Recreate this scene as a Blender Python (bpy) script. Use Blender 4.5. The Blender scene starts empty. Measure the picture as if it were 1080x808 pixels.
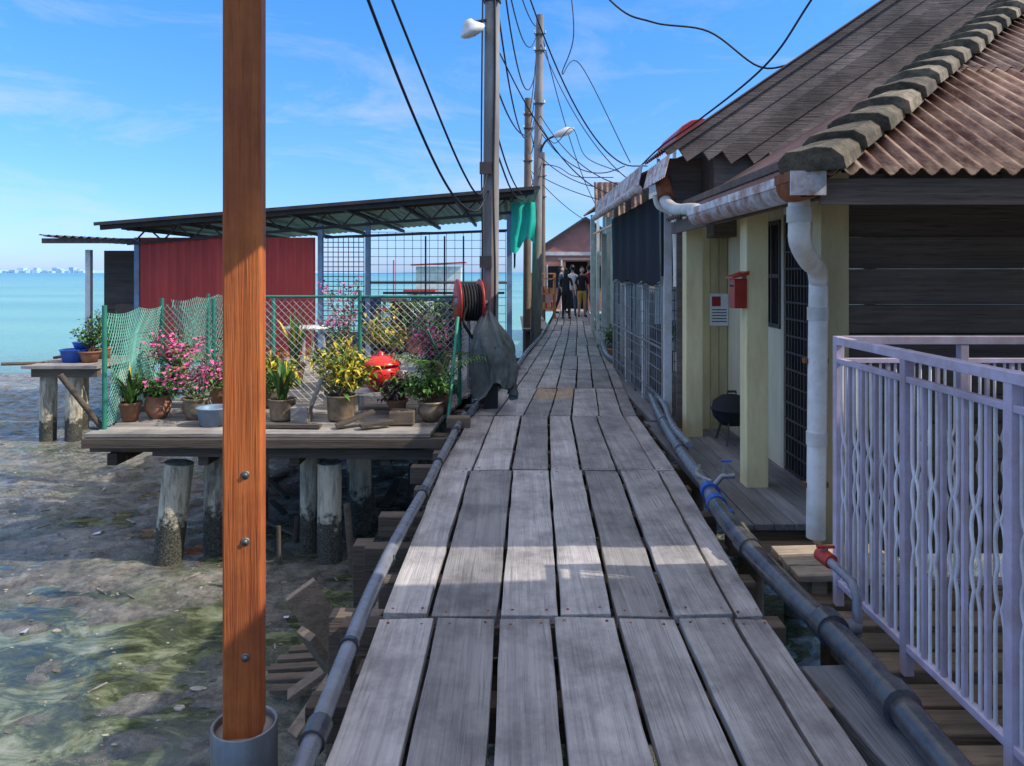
import bpy, math, random
from mathutils import Vector, Matrix, noise
random.seed(11)
R=random.random
def U(a,b): return a+(b-a)*R()
scene=bpy.context.scene
COL=scene.collection

# ---------------------------------------------------------------- materials
def ramp(nt,fac,stops):
    n=nt.nodes.new('ShaderNodeValToRGB')
    while len(n.color_ramp.elements)<len(stops): n.color_ramp.elements.new(.5)
    for e,(p,c) in zip(n.color_ramp.elements,stops):
        e.position=p; e.color=(*c,1) if len(c)==3 else c
    nt.links.new(fac,n.inputs['Fac']); return n.outputs['Color']
def mixc(nt,fac,a,b,mode='MIX'):
    n=nt.nodes.new('ShaderNodeMix'); n.data_type='RGBA'; n.blend_type=mode
    for s,val in ((0,fac),(6,a),(7,b)):
        if isinstance(val,(int,float)): n.inputs[s].default_value=val
        elif isinstance(val,tuple): n.inputs[s].default_value=(*val,1)
        else: nt.links.new(val,n.inputs[s])
    return n.outputs[2]
def noi(nt,vec,scale,stretch=(1,1,1),detail=4,rough=.6,dist=0):
    mp=nt.nodes.new('ShaderNodeMapping'); mp.inputs['Scale'].default_value=stretch
    nt.links.new(vec,mp.inputs['Vector'])
    n=nt.nodes.new('ShaderNodeTexNoise'); n.inputs['Scale'].default_value=scale
    n.inputs['Detail'].default_value=detail; n.inputs['Roughness'].default_value=rough
    n.inputs['Distortion'].default_value=dist
    nt.links.new(mp.outputs[0],n.inputs['Vector']); return n.outputs['Fac']
def base(name):
    m=bpy.data.materials.new(name); m.use_nodes=True; nt=m.node_tree
    b=nt.nodes['Principled BSDF']
    tc=nt.nodes.new('ShaderNodeTexCoord')
    at=nt.nodes.new('ShaderNodeAttribute'); at.attribute_name='rnd'
    ml=nt.nodes.new('ShaderNodeVectorMath'); ml.operation='MULTIPLY_ADD'
    cb=nt.nodes.new('ShaderNodeCombineXYZ')
    for i in range(3): nt.links.new(at.outputs['Fac'],cb.inputs[i])
    nt.links.new(cb.outputs[0],ml.inputs[0]); ml.inputs[1].default_value=(37,53,71)
    nt.links.new(tc.outputs['Object'],ml.inputs[2])
    return m,nt,b,ml.outputs[0],at.outputs['Fac'],tc.outputs['Object']
def bump(nt,b,h,s,d=.01):
    n=nt.nodes.new('ShaderNodeBump'); n.inputs['Strength'].default_value=s; n.inputs['Distance'].default_value=d
    nt.links.new(h,n.inputs['Height']); nt.links.new(n.outputs[0],b.inputs['Normal'])
def mat(name,c1,c2=None,scale=6,stretch=(1,1,1),rough=.7,metal=0,bmp=.3,dirt=None,dscale=1.5,damt=.6,var=.25,spec=.4,dst=(1,1,1),bd=.01,bsc=None):
    m,nt,b,vec,rnd,obj=base(name)
    c2=c2 or tuple(x*.75 for x in c1)
    f=noi(nt,vec,scale,stretch)
    col=ramp(nt,f,[(.3,c2),(.7,c1)])
    if dirt:
        f2=noi(nt,obj,dscale,dst,6,.7)
        k=ramp(nt,f2,[(.5-.12,(0,0,0)),(.62,(damt,)*3)])
        col=mixc(nt,k,col,dirt)
    mr=nt.nodes.new('ShaderNodeMapRange'); mr.inputs['To Min'].default_value=1-var; mr.inputs['To Max'].default_value=1+var*.6
    nt.links.new(rnd,mr.inputs['Value'])
    hv=nt.nodes.new('ShaderNodeHueSaturation'); nt.links.new(col,hv.inputs['Color']); nt.links.new(mr.outputs[0],hv.inputs['Value'])
    nt.links.new(hv.outputs[0],b.inputs['Base Color'])
    b.inputs['Metallic'].default_value=metal; b.inputs['Specular IOR Level'].default_value=spec
    rr=nt.nodes.new('ShaderNodeMapRange'); rr.inputs['To Min'].default_value=max(.05,rough-.15); rr.inputs['To Max'].default_value=min(1,rough+.15)
    nt.links.new(f,rr.inputs['Value']); nt.links.new(rr.outputs[0],b.inputs['Roughness'])
    if bmp: bump(nt,b,noi(nt,vec,bsc or scale*2,stretch,4,.7) ,bmp,bd)
    return m
def woodmat(name,light,dark,axis='Y',rough=.75,var=.3,crack=.5,stain=(.09,.08,.07),stn=.5,sscale=1.7,spec=.3,gs=.035):
    m,nt,b,vec,rnd,obj=base(name)
    st={'Y':(1,gs,1),'X':(gs,1,1),'Z':(1,1,gs)}[axis]
    g=noi(nt,vec,38,st,4,.65,.6); g2=noi(nt,vec,7,tuple(min(1,q*2) for q in st),3,.5,1.6)
    fine=noi(nt,vec,120,st,2,.6)
    col=ramp(nt,g,[(.3,dark),(.62,light)])
    col=mixc(nt,.5,col,ramp(nt,g2,[(.3,dark),(.7,light)]))
    ck=ramp(nt,fine,[(.30,(0,0,0)),(.44,(1,1,1))])
    col=mixc(nt,crack,col,ck,'MULTIPLY')
    st2=ramp(nt,noi(nt,obj,sscale,(1,.8,1),6,.72),[(.43,(0,0,0)),(.66,(stn,)*3)])
    col=mixc(nt,st2,col,stain)
    hv=nt.nodes.new('ShaderNodeHueSaturation'); nt.links.new(col,hv.inputs['Color'])
    mr=nt.nodes.new('ShaderNodeMapRange'); mr.inputs['To Min'].default_value=1-var; mr.inputs['To Max'].default_value=1+var*.7
    nt.links.new(rnd,mr.inputs['Value']); nt.links.new(mr.outputs[0],hv.inputs['Value'])
    nt.links.new(hv.outputs[0],b.inputs['Base Color'])
    b.inputs['Roughness'].default_value=rough; b.inputs['Specular IOR Level'].default_value=spec
    ad=nt.nodes.new('ShaderNodeMath'); ad.operation='ADD'; nt.links.new(g,ad.inputs[0]); nt.links.new(fine,ad.inputs[1])
    bump(nt,b,ad.outputs[0],.6,.008)
    return m

M={}
M['plank']=woodmat('weathered_plank',(.50,.47,.46),(.245,.23,.23),'Y',.55,.34,.36,(.12,.11,.11),.8,2.4,.45,.022)
M['joist']=woodmat('joist_wood',(.18,.135,.10),(.05,.04,.03),'X',.85,.3,.5)
M['deckx']=woodmat('deck_wood',(.46,.42,.38),(.24,.21,.18),'X',.8,.3)
M['darkwood']=woodmat('dark_board',(.20,.155,.13),(.075,.06,.052),'X',.8,.5,.5)
M['step']=woodmat('step_board',(.32,.24,.17),(.13,.10,.075),'X',.8,.4,.5)
M['roofboard']=woodmat('roof_board',(.32,.25,.215),(.13,.105,.092),'X',.85,.4,.55,(.07,.06,.055),.7)
M['slate']=woodmat('slate_board',(.28,.29,.32),(.14,.145,.165),'Y',.6,.3,.4)
M['orange']=woodmat('varnished_wood',(.64,.19,.05),(.38,.09,.026),'Z',.6,.2,.3,(.22,.055,.025),.7,1.2,.2,.03)
M['steel']=mat('galvanised_steel',(.38,.41,.44),(.22,.25,.28),14,(1,1,.3),.45,.5,.2,dirt=(.2,.15,.1),dscale=5,damt=.5)
M['bolt']=mat('bolt_metal',(.25,.24,.23),None,30,rough=.5,metal=.7)
M['cream']=mat('cream_paint',(.86,.73,.42),(.76,.62,.33),5,(1,1,.3),.6,0,.15,dirt=(.38,.30,.16),dscale=3,damt=.5,dst=(1,1,.25))
M['creampale']=mat('pale_cream_paint',(.88,.80,.58),(.76,.68,.47),5,(1,1,.3),.6,0,.15,dirt=(.45,.37,.24),dscale=2.5,damt=.4,dst=(1,1,.3))
M['roofA']=mat('rusty_corrugated_sheet',(.52,.37,.27),(.34,.21,.15),9,(1,.2,1),.8,0,.4,dirt=(.11,.045,.038),dscale=6,damt=.95,dst=(2.5,.35,1),var=.2)
M['roofP']=mat('maroon_corrugated_sheet',(.22,.12,.12),(.12,.065,.07),6,(1,1,1),.8,0,.4,dirt=(.08,.06,.055),dscale=2.5,damt=.8)
M['cap']=mat('mossy_ridge_tile',(.31,.25,.175),(.15,.12,.085),14,(1,1,1),.9,0,.9,dirt=(.06,.055,.04),dscale=6,damt=.85,var=.5,bd=.02)
M['white']=mat('white_plastic',(.84,.84,.82),(.74,.74,.72),5,(1,1,.5),.4,0,.05,dirt=(.46,.38,.28),dscale=4,damt=.55)
M['gutter']=mat('painted_gutter',(.74,.74,.77),(.60,.60,.63),4,(1,1,1),.5,0,.1,dirt=(.30,.13,.06),dscale=7,damt=.9)
M['rust']=mat('rust',(.36,.13,.05),(.16,.05,.025),16,(1,1,1),.85,0,.5)
M['rail']=mat('lilac_paint',(.56,.49,.62),(.46,.40,.52),9,(1,1,.4),.4,0,.1,dirt=(.30,.22,.2),dscale=8,damt=.5)
M['railw']=mat('white_rail_paint',(.86,.84,.88),(.74,.72,.78),9,(1,1,.4),.4,0,.08,dirt=(.4,.3,.24),dscale=9,damt=.35)
M['black']=mat('black_pipe',(.045,.05,.065),(.025,.028,.04),9,rough=.25,bmp=.05,dirt=(.15,.14,.13),dscale=6,damt=.6,spec=.6)
M['greypipe']=mat('grey_pipe',(.22,.24,.29),(.12,.13,.165),7,rough=.28,bmp=.08,dirt=(.12,.11,.10),dscale=5,damt=.6,spec=.6)
M['blue']=mat('blue_fitting',(.03,.12,.5),None,10,rough=.4,bmp=0)
M['redp']=mat('red_paint',(.6,.045,.03),(.46,.03,.02),8,rough=.4,bmp=.05,dirt=(.2,.05,.03),dscale=8,damt=.4)
M['concrete']=mat('concrete_pole',(.42,.40,.38),(.27,.25,.24),5,(1,1,.3),.85,0,.3,dirt=(.14,.12,.11),dscale=3,damt=.6,dst=(1,1,.3))
M['polewood']=woodmat('pole_wood',(.26,.19,.14),(.12,.09,.07),'Z',.85,.2)
M['redsheet']=mat('red_corrugated_wall',(.80,.11,.085),(.66,.075,.06),3,(1,1,.2),.55,0,.1,dirt=(.34,.06,.05),dscale=2,damt=.5,dst=(1.5,1,.2),spec=.25)
M['bluesteel']=mat('blue_steel_frame',(.25,.40,.55),(.16,.28,.42),6,rough=.5,bmp=.1,dirt=(.2,.12,.08),dscale=4,damt=.5)
M['darkmetal']=mat('dark_roof_metal',(.06,.065,.07),(.03,.03,.035),5,rough=.6,bmp=.2,dirt=(.12,.07,.05),dscale=3,damt=.5)
M['sheetgrey']=mat('grey_roof_sheet',(.42,.42,.44),(.3,.3,.32),4,rough=.5,bmp=.2,dirt=(.28,.16,.1),dscale=2,damt=.6)
M['greenm']=mat('green_fence_paint',(.04,.24,.16),(.02,.16,.11),8,rough=.5,bmp=.05)
M['greennet']=mat('green_netting',(.20,.48,.38),(.13,.36,.29),8,rough=.6,bmp=0)
M['wire']=mat('galvanised_wire',(.6,.62,.63),None,8,rough=.45,metal=.3,bmp=0)
M['teal']=mat('teal_tarpaulin',(.02,.60,.42),(.01,.45,.32),4,rough=.5,bmp=.3)
M['cable']=mat('cable_rubber',(.02,.02,.022),None,8,rough=.6,bmp=0)
M['tarp']=mat('grey_tarpaulin',(.19,.205,.18),(.09,.10,.095),5,rough=.5,bmp=.6,bd=.03)
M['cloth']=mat('navy_cloth',(.022,.025,.04),(.012,.014,.022),6,rough=.9,bmp=.3)
M['terra']=mat('terracotta',(.50,.22,.12),(.34,.14,.08),9,rough=.8,bmp=.2,dirt=(.15,.1,.07),dscale=9,damt=.6)
M['glaze']=mat('glazed_pot',(.26,.16,.08),(.10,.065,.04),8,rough=.3,bmp=.1,dirt=(.38,.34,.26),dscale=10,damt=.5)
M['soil']=mat('soil',(.05,.035,.02),None,30,rough=.95,bmp=.6)
M['redlaq']=mat('red_ceramic',(.66,.03,.02),(.55,.02,.015),4,rough=.25,bmp=0,spec=.5)
M['leafd']=mat('leaf_dark',(.045,.12,.025),(.025,.07,.015),9,rough=.45,bmp=0,var=.5)
M['leafm']=mat('leaf_mid',(.12,.25,.04),(.06,.16,.025),9,rough=.45,bmp=0,var=.5)
M['leafy']=mat('leaf_yellow',(.70,.48,.03),(.38,.35,.03),14,rough=.45,bmp=0,var=.5)
M['leafp']=mat('leaf_purple',(.18,.04,.12),(.09,.03,.06),9,rough=.45,bmp=0,var=.5)
M['pink']=mat('pink_petal',(.80,.15,.36),(.70,.09,.28),12,rough=.6,bmp=0,var=.35)
M['stem']=mat('stem',(.15,.11,.07),None,12,rough=.8,bmp=.1)
M['skin']=mat('skin',(.55,.34,.25),(.5,.3,.21),6,rough=.5,bmp=0,var=0)
M['hair']=mat('hair',(.015,.012,.01),None,40,rough=.5,bmp=.2,var=0)
M['blackcloth']=mat('black_cloth',(.02,.02,.024),None,20,rough=.9,bmp=.1,var=0)
M['yellowcloth']=mat('mustard_cloth',(.6,.4,.1),None,20,rough=.9,bmp=.1,var=0)
M['whitecloth']=mat('white_cloth',(.75,.75,.75),None,20,rough=.9,bmp=.1,var=0)
M['denim']=mat('denim',(.07,.10,.18),None,30,rough=.9,bmp=.1,var=0)
M['pinkwall']=mat('coral_wall',(.50,.23,.19),(.42,.17,.14),4,rough=.7,bmp=.1,dirt=(.25,.13,.11),dscale=2,damt=.5)
M['bluewall']=mat('pale_blue_wall',(.6,.65,.67),(.5,.55,.57),4,rough=.7,bmp=.1,dirt=(.25,.22,.2),dscale=2,damt=.5)
M['dark']=mat('dark_interior',(.03,.026,.024),None,5,rough=.9,bmp=0)
M['paper']=mat('paper',(.8,.8,.83),(.7,.71,.75),30,rough=.8,bmp=0)
M['glass']=mat('window_glass',(.03,.04,.05),None,2,rough=.08,bmp=0,spec=.8)
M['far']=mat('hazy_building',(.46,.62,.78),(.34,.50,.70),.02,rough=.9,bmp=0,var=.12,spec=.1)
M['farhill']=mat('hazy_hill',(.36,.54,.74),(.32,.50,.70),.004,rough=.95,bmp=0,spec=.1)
M['debris']=mat('shell_debris',(.42,.38,.33),(.08,.07,.06),9,rough=.8,bmp=.3,var=.6)
M['litter']=mat('litter',(.7,.7,.68),(.25,.35,.45),14,rough=.6,bmp=.1,var=.6)
M['tyre']=mat('rubber',(.02,.02,.02),None,9,rough=.8,bmp=.1)
def pillarmat():
    m,nt,b,vec,rnd,obj=base('tidal_pillar')
    f=noi(nt,vec,7,(1,1,.4)); col=ramp(nt,f,[(.3,(.48,.42,.31)),(.7,(.68,.62,.48))])
    col=mixc(nt,ramp(nt,noi(nt,vec,6,(2,2,.35),6,.75),[(.47,(0,0,0)),(.62,(.8,.8,.8))]),col,(.13,.105,.07))
    sp=nt.nodes.new('ShaderNodeSeparateXYZ'); nt.links.new(obj,sp.inputs[0])
    a=nt.nodes.new('ShaderNodeMath'); a.operation='MULTIPLY_ADD'; nt.links.new(noi(nt,vec,14),a.inputs[0]); a.inputs[1].default_value=.7; nt.links.new(sp.outputs['Z'],a.inputs[2])
    mr=nt.nodes.new('ShaderNodeMapRange'); mr.inputs['From Min'].default_value=-.64; mr.inputs['From Max'].default_value=-.50
    nt.links.new(a.outputs[0],mr.inputs['Value'])
    col=mixc(nt,mr.outputs[0],ramp(nt,noi(nt,vec,60),[(.4,(.02,.02,.015)),(.75,(.16,.15,.11))]),col)
    nt.links.new(col,b.inputs['Base Color']); b.inputs['Roughness'].default_value=.7
    bump(nt,b,noi(nt,vec,50),.7,.02); return m
M['pillar']=pillarmat()

# ---------------------------------------------------------------- mesh builder
class MB:
    def __init__(s): s.v=[];s.f=[];s.m=[];s.r=[];s.s=[]
    def add(s,vs,fs,mi=0,rnd=None,sm=False):
        o=len(s.v); s.v+= [tuple(v) for v in vs]
        rnd=R() if rnd is None else rnd
        for f in fs: s.f.append([i+o for i in f]); s.m.append(mi); s.r.append(rnd); s.s.append(sm)
    def hexa(s,c,mi=0,rnd=None):
        s.add(c,[(3,2,1,0),(4,5,6,7),(0,1,5,4),(1,2,6,5),(2,3,7,6),(3,0,4,7)],mi,rnd)
    def box(s,x0,x1,y0,y1,z0,z1,mi=0,rnd=None):
        s.hexa([(x0,y0,z0),(x1,y0,z0),(x1,y1,z0),(x0,y1,z0),(x0,y0,z1),(x1,y0,z1),(x1,y1,z1),(x0,y1,z1)],mi,rnd)
    def beam(s,p,q,w,h,mi=0,rnd=None,up=(0,0,1)):
        p=Vector(p);q=Vector(q);d=(q-p).normalized();u=Vector(up)
        if abs(d.dot(u))>.98:u=Vector((1,0,0)) if abs(d.x)<.9 else Vector((0,1,0))
        a=d.cross(u).normalized();b=a.cross(d).normalized()
        c=[]
        for e in (p,q):
            c+= [e-a*w/2-b*h/2,e+a*w/2-b*h/2,e+a*w/2+b*h/2,e-a*w/2+b*h/2]
        s.hexa(c,mi,rnd)
    def tube(s,pts,r,n=8,mi=0,rnd=None,cap=True):
        pts=[Vector(p) for p in pts];k=len(pts)
        rs=r if isinstance(r,(list,tuple)) else [r]*k
        vs=[];fs=[];pa=None
        for i,p in enumerate(pts):
            d=(pts[min(i+1,k-1)]-pts[max(i-1,0)]).normalized()
            if pa is None:
                u=Vector((0,0,1)) if abs(d.z)<.9 else Vector((1,0,0)); a=d.cross(u).normalized()
            else: a=(pa-d*pa.dot(d)).normalized()
            pa=a;b=d.cross(a)
            for j in range(n):
                t=2*math.pi*j/n; vs.append(p+(a*math.cos(t)+b*math.sin(t))*rs[i])
        for i in range(k-1):
            for j in range(n):
                j2=(j+1)%n; fs.append((i*n+j,i*n+j2,(i+1)*n+j2,(i+1)*n+j))
        s.add(vs,fs,mi,rnd,True)
        if cap:
            s.add(vs[:n],[tuple(range(n))[::-1]],mi,rnd); s.add(vs[-n:],[tuple(range(n))],mi,rnd)
    def lathe(s,c,prof,n=20,mi=0,rnd=None,ax=None):
        c=Vector(c);vs=[];fs=[]
        rot=Vector((0,0,1)).rotation_difference(Vector(ax)).to_matrix() if ax else Matrix.Identity(3)
        for r,z in prof:
            for j in range(n):
                t=2*math.pi*j/n; vs.append(c+rot@Vector((r*math.cos(t),r*math.sin(t),z)))
        for i in range(len(prof)-1):
            for j in range(n):
                j2=(j+1)%n; fs.append((i*n+j,i*n+j2,(i+1)*n+j2,(i+1)*n+j))
        s.add(vs,fs,mi,rnd,True)
    def ball(s,c,r,mi=0,n=10,rnd=None,jit=0):
        rx,ry,rz=r if isinstance(r,(tuple,list)) else (r,r,r)
        vs=[];fs=[];c=Vector(c)
        for i in range(n+1):
            ph=math.pi*i/n
            for j in range(n*2):
                t=math.pi*j/n; q=1+U(-jit,jit); vs.append((c.x+q*rx*math.sin(ph)*math.cos(t),c.y+q*ry*math.sin(ph)*math.sin(t),c.z+q*rz*math.cos(ph)))
        for i in range(n):
            for j in range(2*n):
                j2=(j+1)%(2*n); fs.append((i*2*n+j,(i+1)*2*n+j,(i+1)*2*n+j2,i*2*n+j2))
        s.add(vs,fs,mi,rnd,jit==0)
    def quad(s,a,b,c,d,mi=0,rnd=None): s.add([a,b,c,d],[(0,1,2,3)],mi,rnd)
    def obj(s,name,mats,parent=None,bev=0,solid=0):
        me=bpy.data.meshes.new(name); me.from_pydata(s.v,[],s.f); me.update()
        for m in mats: me.materials.append(M[m] if isinstance(m,str) else m)
        me.polygons.foreach_set('material_index',s.m); me.polygons.foreach_set('use_smooth',s.s)
        a=me.attributes.new('rnd','FLOAT','FACE'); a.data.foreach_set('value',s.r)
        o=bpy.data.objects.new(name,me); COL.objects.link(o)
        if parent: o.parent=parent
        if solid:
            k=o.modifiers.new('s','SOLIDIFY'); k.thickness=solid
        if bev:
            k=o.modifiers.new('b','BEVEL'); k.width=bev; k.segments=2; k.limit_method='ANGLE'; k.angle_limit=.7
        return o
def empty(name):
    o=bpy.data.objects.new(name,None); COL.objects.link(o); return o
def lerp(tab,y):
    if y<=tab[0][0]: return tab[0][1]
    for (a,u),(b,v) in zip(tab,tab[1:]):
        if y<=b: return u+(v-u)*(y-a)/(b-a)
    return tab[-1][1]
def spline(pts,k=8):
    P=[Vector(p) for p in pts]; P=[P[0]*2-P[1]]+P+[P[-1]*2-P[-2]]; out=[]
    for i in range(1,len(P)-2):
        for j in range(k):
            t=j/k;a,b,c,d=P[i-1:i+3]
            out.append(.5*((2*b)+(c-a)*t+(2*a-5*b+4*c-d)*t*t+(3*b-a-3*c+d)*t**3))
    out.append(P[-2]); return out
def corr(mb,o,u,v,W,L,pitch,amp,mi=0,nrm=None,rnd=None,k=6):
    o=Vector(o);u=Vector(u).normalized();v=Vector(v).normalized();n=Vector(nrm) if nrm else u.cross(v)
    N=max(2,int(W/pitch*k)); vs=[];fs=[]
    for i in range(N+1):
        x=W*i/N; h=amp*math.sin(2*math.pi*x/pitch)
        for t in (0,L): vs.append(o+u*x+v*t+n*h)
    for i in range(N): fs.append((2*i,2*i+2,2*i+3,2*i+1))
    mb.add(vs,fs,mi,rnd,True)

# ---------------------------------------------------------------- sky, sun, camera
AZ,EL=13,41
w=bpy.data.worlds.new('World'); scene.world=w; w.use_nodes=True; nt=w.node_tree
bg=nt.nodes['Background']; sk=nt.nodes.new('ShaderNodeTexSky'); sk.sky_type='NISHITA'; sk.sun_disc=False
sk.sun_elevation=math.radians(EL); sk.sun_rotation=math.radians(90+AZ); sk.air_density=1.0; sk.dust_density=.4; sk.ozone_density=2.5
tc=nt.nodes.new('ShaderNodeTexCoord')
sp=nt.nodes.new('ShaderNodeSeparateXYZ'); nt.links.new(tc.outputs['Generated'],sp.inputs[0])
tint=ramp(nt,sp.outputs['Z'],[(0,(.33,.46,.90)),(.05,(.32,.47,.84)),(.13,(.30,.50,.78)),(.36,(.27,.62,.94)),(.7,(.70,.80,.9))])
sc=mixc(nt,1.0,sk.outputs[0],tint,'MULTIPLY')
sc=mixc(nt,1.0,sc,(2.05,2.05,2.05),'MULTIPLY')
f=noi(nt,tc.outputs['Generated'],3.2,(1,1,4.0),7,.65,.5)
k=ramp(nt,f,[(.50,(0,0,0)),(.78,(.5,.5,.5))])
mk=ramp(nt,sp.outputs['Z'],[(0,(.8,.8,.8)),(.05,(1,1,1)),(.18,(1,1,1)),(.42,(.2,.2,.2)),(.62,(1,1,1))])
kk=mixc(nt,1.0,k,mk,'MULTIPLY')
cl=mixc(nt,kk,sc,(6.4,6.4,7.2))
ohfill=ramp(nt,sp.outputs['Z'],[(.42,(0,0,0)),(.75,(.55,.55,.55))])  # bright cloud cover added overhead, out of view, to lift fill in the shade
cl=mixc(nt,ohfill,cl,(12.0,11.4,11.1))
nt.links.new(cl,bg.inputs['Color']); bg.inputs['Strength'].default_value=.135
sl=bpy.data.lights.new('sun','SUN'); sl.energy=5.0; sl.angle=math.radians(.5); sl.color=(1,.92,.80)
so=bpy.data.objects.new('sun',sl); COL.objects.link(so)
az=math.radians(AZ);el=math.radians(EL)
sd=Vector((math.cos(az)*math.cos(el),-math.sin(az)*math.cos(el),math.sin(el)))
so.rotation_euler=(-sd).to_track_quat('-Z','Y').to_euler(); so.location=(20,-6,20)
cam=bpy.data.cameras.new('camera'); co=bpy.data.objects.new('camera',cam); COL.objects.link(co); scene.camera=co
cam.sensor_width=36; cam.lens=26; cam.shift_y=-.1083; cam.clip_end=20000; cam.clip_start=.05
co.location=(0,0,1.55); co.rotation_euler=(math.radians(90),0,0)
scene.view_settings.view_transform='Standard'; scene.view_settings.look='None'

# ---------------------------------------------------------------- ground (mud flat) and sea
def mudmat():
    m,nt,b,vec,rnd,obj=base('tidal_mud')
    sp=nt.nodes.new('ShaderNodeSeparateXYZ'); nt.links.new(obj,sp.inputs[0])
    a=noi(nt,obj,.7,(1,1,1),6,.65); g=noi(nt,obj,7,(1,1,1),6,.78)
    col=ramp(nt,a,[(.35,(.14,.125,.10)),(.5,(.23,.21,.175)),(.66,(.34,.315,.27))])
    col=mixc(nt,.6,col,ramp(nt,g,[(.41,(.03,.028,.025)),(.60,(.40,.37,.31))]))
    al=ramp(nt,noi(nt,obj,1.0,(1,1.6,1),6,.75,.5),[(.49,(0,0,0)),(.60,(.65,.65,.65))])
    col=mixc(nt,al,col,ramp(nt,noi(nt,obj,14,(1,1,1),4,.7),[(.35,(.04,.07,.025)),(.65,(.17,.21,.09))]))
    mz=nt.nodes.new('ShaderNodeMapRange'); mz.inputs['From Min'].default_value=-1.365; mz.inputs['From Max'].default_value=-1.32
    nt.links.new(sp.outputs['Z'],mz.inputs['Value'])
    wet=mixc(nt,1.0,col,(.5,.5,.5),'MULTIPLY'); col=mixc(nt,mz.outputs[0],wet,col)
    nt.links.new(col,b.inputs['Base Color'])
    r=ramp(nt,noi(nt,obj,3.0,(1,1.5,1),5,.72),[(.42,(.12,.12,.12)),(.60,(.75,.75,.75))])
    nt.links.new(mixc(nt,mz.outputs[0],(.12,.12,.12),r),b.inputs['Roughness']); b.inputs['Specular IOR Level'].default_value=.65
    bump(nt,b,noi(nt,obj,10,(1,1,1),7,.8),.9,.045); return m
def watermat():
    m,nt,b,vec,rnd,obj=base('sea_water')
    sp=nt.nodes.new('ShaderNodeSeparateXYZ'); nt.links.new(obj,sp.inputs[0])
    mr=nt.nodes.new('ShaderNodeMapRange'); mr.inputs['From Min'].default_value=13; mr.inputs['From Max'].default_value=30
    nt.links.new(sp.outputs['Y'],mr.inputs['Value'])
    near=ramp(nt,noi(nt,obj,1.9,(1,1.8,1),7,.78,.8),[(.38,(.025,.03,.024)),(.49,(.06,.075,.04)),(.56,(.14,.16,.09)),(.68,(.28,.29,.23))])
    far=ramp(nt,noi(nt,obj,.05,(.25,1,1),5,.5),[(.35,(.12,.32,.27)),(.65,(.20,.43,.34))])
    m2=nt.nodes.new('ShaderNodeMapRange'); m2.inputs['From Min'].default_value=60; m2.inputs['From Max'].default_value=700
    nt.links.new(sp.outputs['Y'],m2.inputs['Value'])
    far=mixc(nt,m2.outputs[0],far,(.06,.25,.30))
    nt.links.new(mixc(nt,mr.outputs[0],near,far),b.inputs['Base Color'])
    rn=ramp(nt,noi(nt,obj,3.2,(1,1.5,1),6,.7),[(.46,(.02,.02,.02)),(.6,(.45,.45,.45))])
    nt.links.new(mixc(nt,mr.outputs[0],rn,(.25,.25,.25)),b.inputs['Roughness'])
    b.inputs['Specular IOR Level'].default_value=.6
    mh=nt.nodes.new('ShaderNodeMath'); mh.operation='MULTIPLY'
    mq=nt.nodes.new('ShaderNodeMapRange'); mq.inputs['From Min'].default_value=12; mq.inputs['From Max'].default_value=30; mq.inputs['To Min'].default_value=.03; mq.inputs['To Max'].default_value=1.3
    nt.links.new(sp.outputs['Y'],mq.inputs['Value'])
    nt.links.new(noi(nt,obj,2.0,(.3,1,1),6,.65),mh.inputs[0]); nt.links.new(mq.outputs[0],mh.inputs[1])
    bump(nt,b,mh.outputs[0],.6,.3); return m
def arange(a,b,s):
    o=[];x=a
    while x<b: o.append(x); x+=s
    return o
xs=[-6000,-1500,-400,-120,-60,-40]+arange(-26,-9,.2)+arange(-9,3,.07)+[3.5,5,8,14,40,200,1500,6000]
ys=[-400,-60,-8,0,2,3]+arange(3.5,11,.07)+arange(11,27,.2)+[34,60,200,1500,9000]
vs=[];fs=[]
def mudz(x,y):
    n1=noise.fractal(Vector((x*.5,y*.9,2.1)),1,2,4); n2=noise.fractal(Vector((x*2.2,y*3.2,5)),1,2,5)
    dry=lerp([(0,-.002),(6,.0),(8.0,.010),(10.5,.045),(15,.075),(21,.03),(25,-.25),(34,-1),(200,-3)],y)
    e=1 if y<24 else 0
    return -1.36+dry+e*(n1*.045+n2*.034)
for y in ys:
    for x in xs: vs.append((x,y,mudz(x,y)))
nx=len(xs)
for j in range(len(ys)-1):
    for i in range(nx-1): fs.append((j*nx+i,j*nx+i+1,(j+1)*nx+i+1,(j+1)*nx+i))
g=MB(); g.add(vs,fs,0,0,True); g.obj('ground',[mudmat()])
g=MB(); g.quad((-6000,-400,-1.362),(6000,-400,-1.362),(6000,9000,-1.362),(-6000,9000,-1.362)); g.obj('sea_water',[watermat()])
g=MB()
for i in range(1500):
    x=U(-9,-.9);y=U(4.3,14)
    r=U(.004,.016)*(1 if R()<.95 else 2.4)
    g.ball((x,y,max(-1.362,mudz(x,y))+r*.1),(r*U(.8,2),r*U(.8,1.5),r*.4),0,3,None,.25)
for i in range(60):
    x=U(-6,-1);y=U(4.9,12); z=max(-1.362,mudz(x,y))+.006; a=U(0,3.1)
    l=U(.04,.17); g.beam((x,y,z),(x+l*math.cos(a),y+l*math.sin(a),z+.012),U(.008,.025),.008,0)
for i in range(26):
    x=U(-6,-1.1);y=U(4.6,11); z=max(-1.362,mudz(x,y))+.012; s=U(.02,.06)
    g.add([(x,y,z),(x+s*1.5,y+U(-.02,.02),z+.01),(x+s*1.3,y+s,z+.025*R()),(x+U(-.01,.02),y+s*1.2,z)],[(0,1,2),(0,2,3)],1)
g.obj('shore_debris',['debris','litter'])
g=MB()
for i in range(170):
    x=U(-2600,-1450);hh=U(3,9)
    if R()<.16: hh=U(9,18)
    ww=U(5,26); g.box(x,x+ww,2500+i*.3,2520+i*.3,-2,hh,0)
g.obj('distant_city',['far'])
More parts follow.
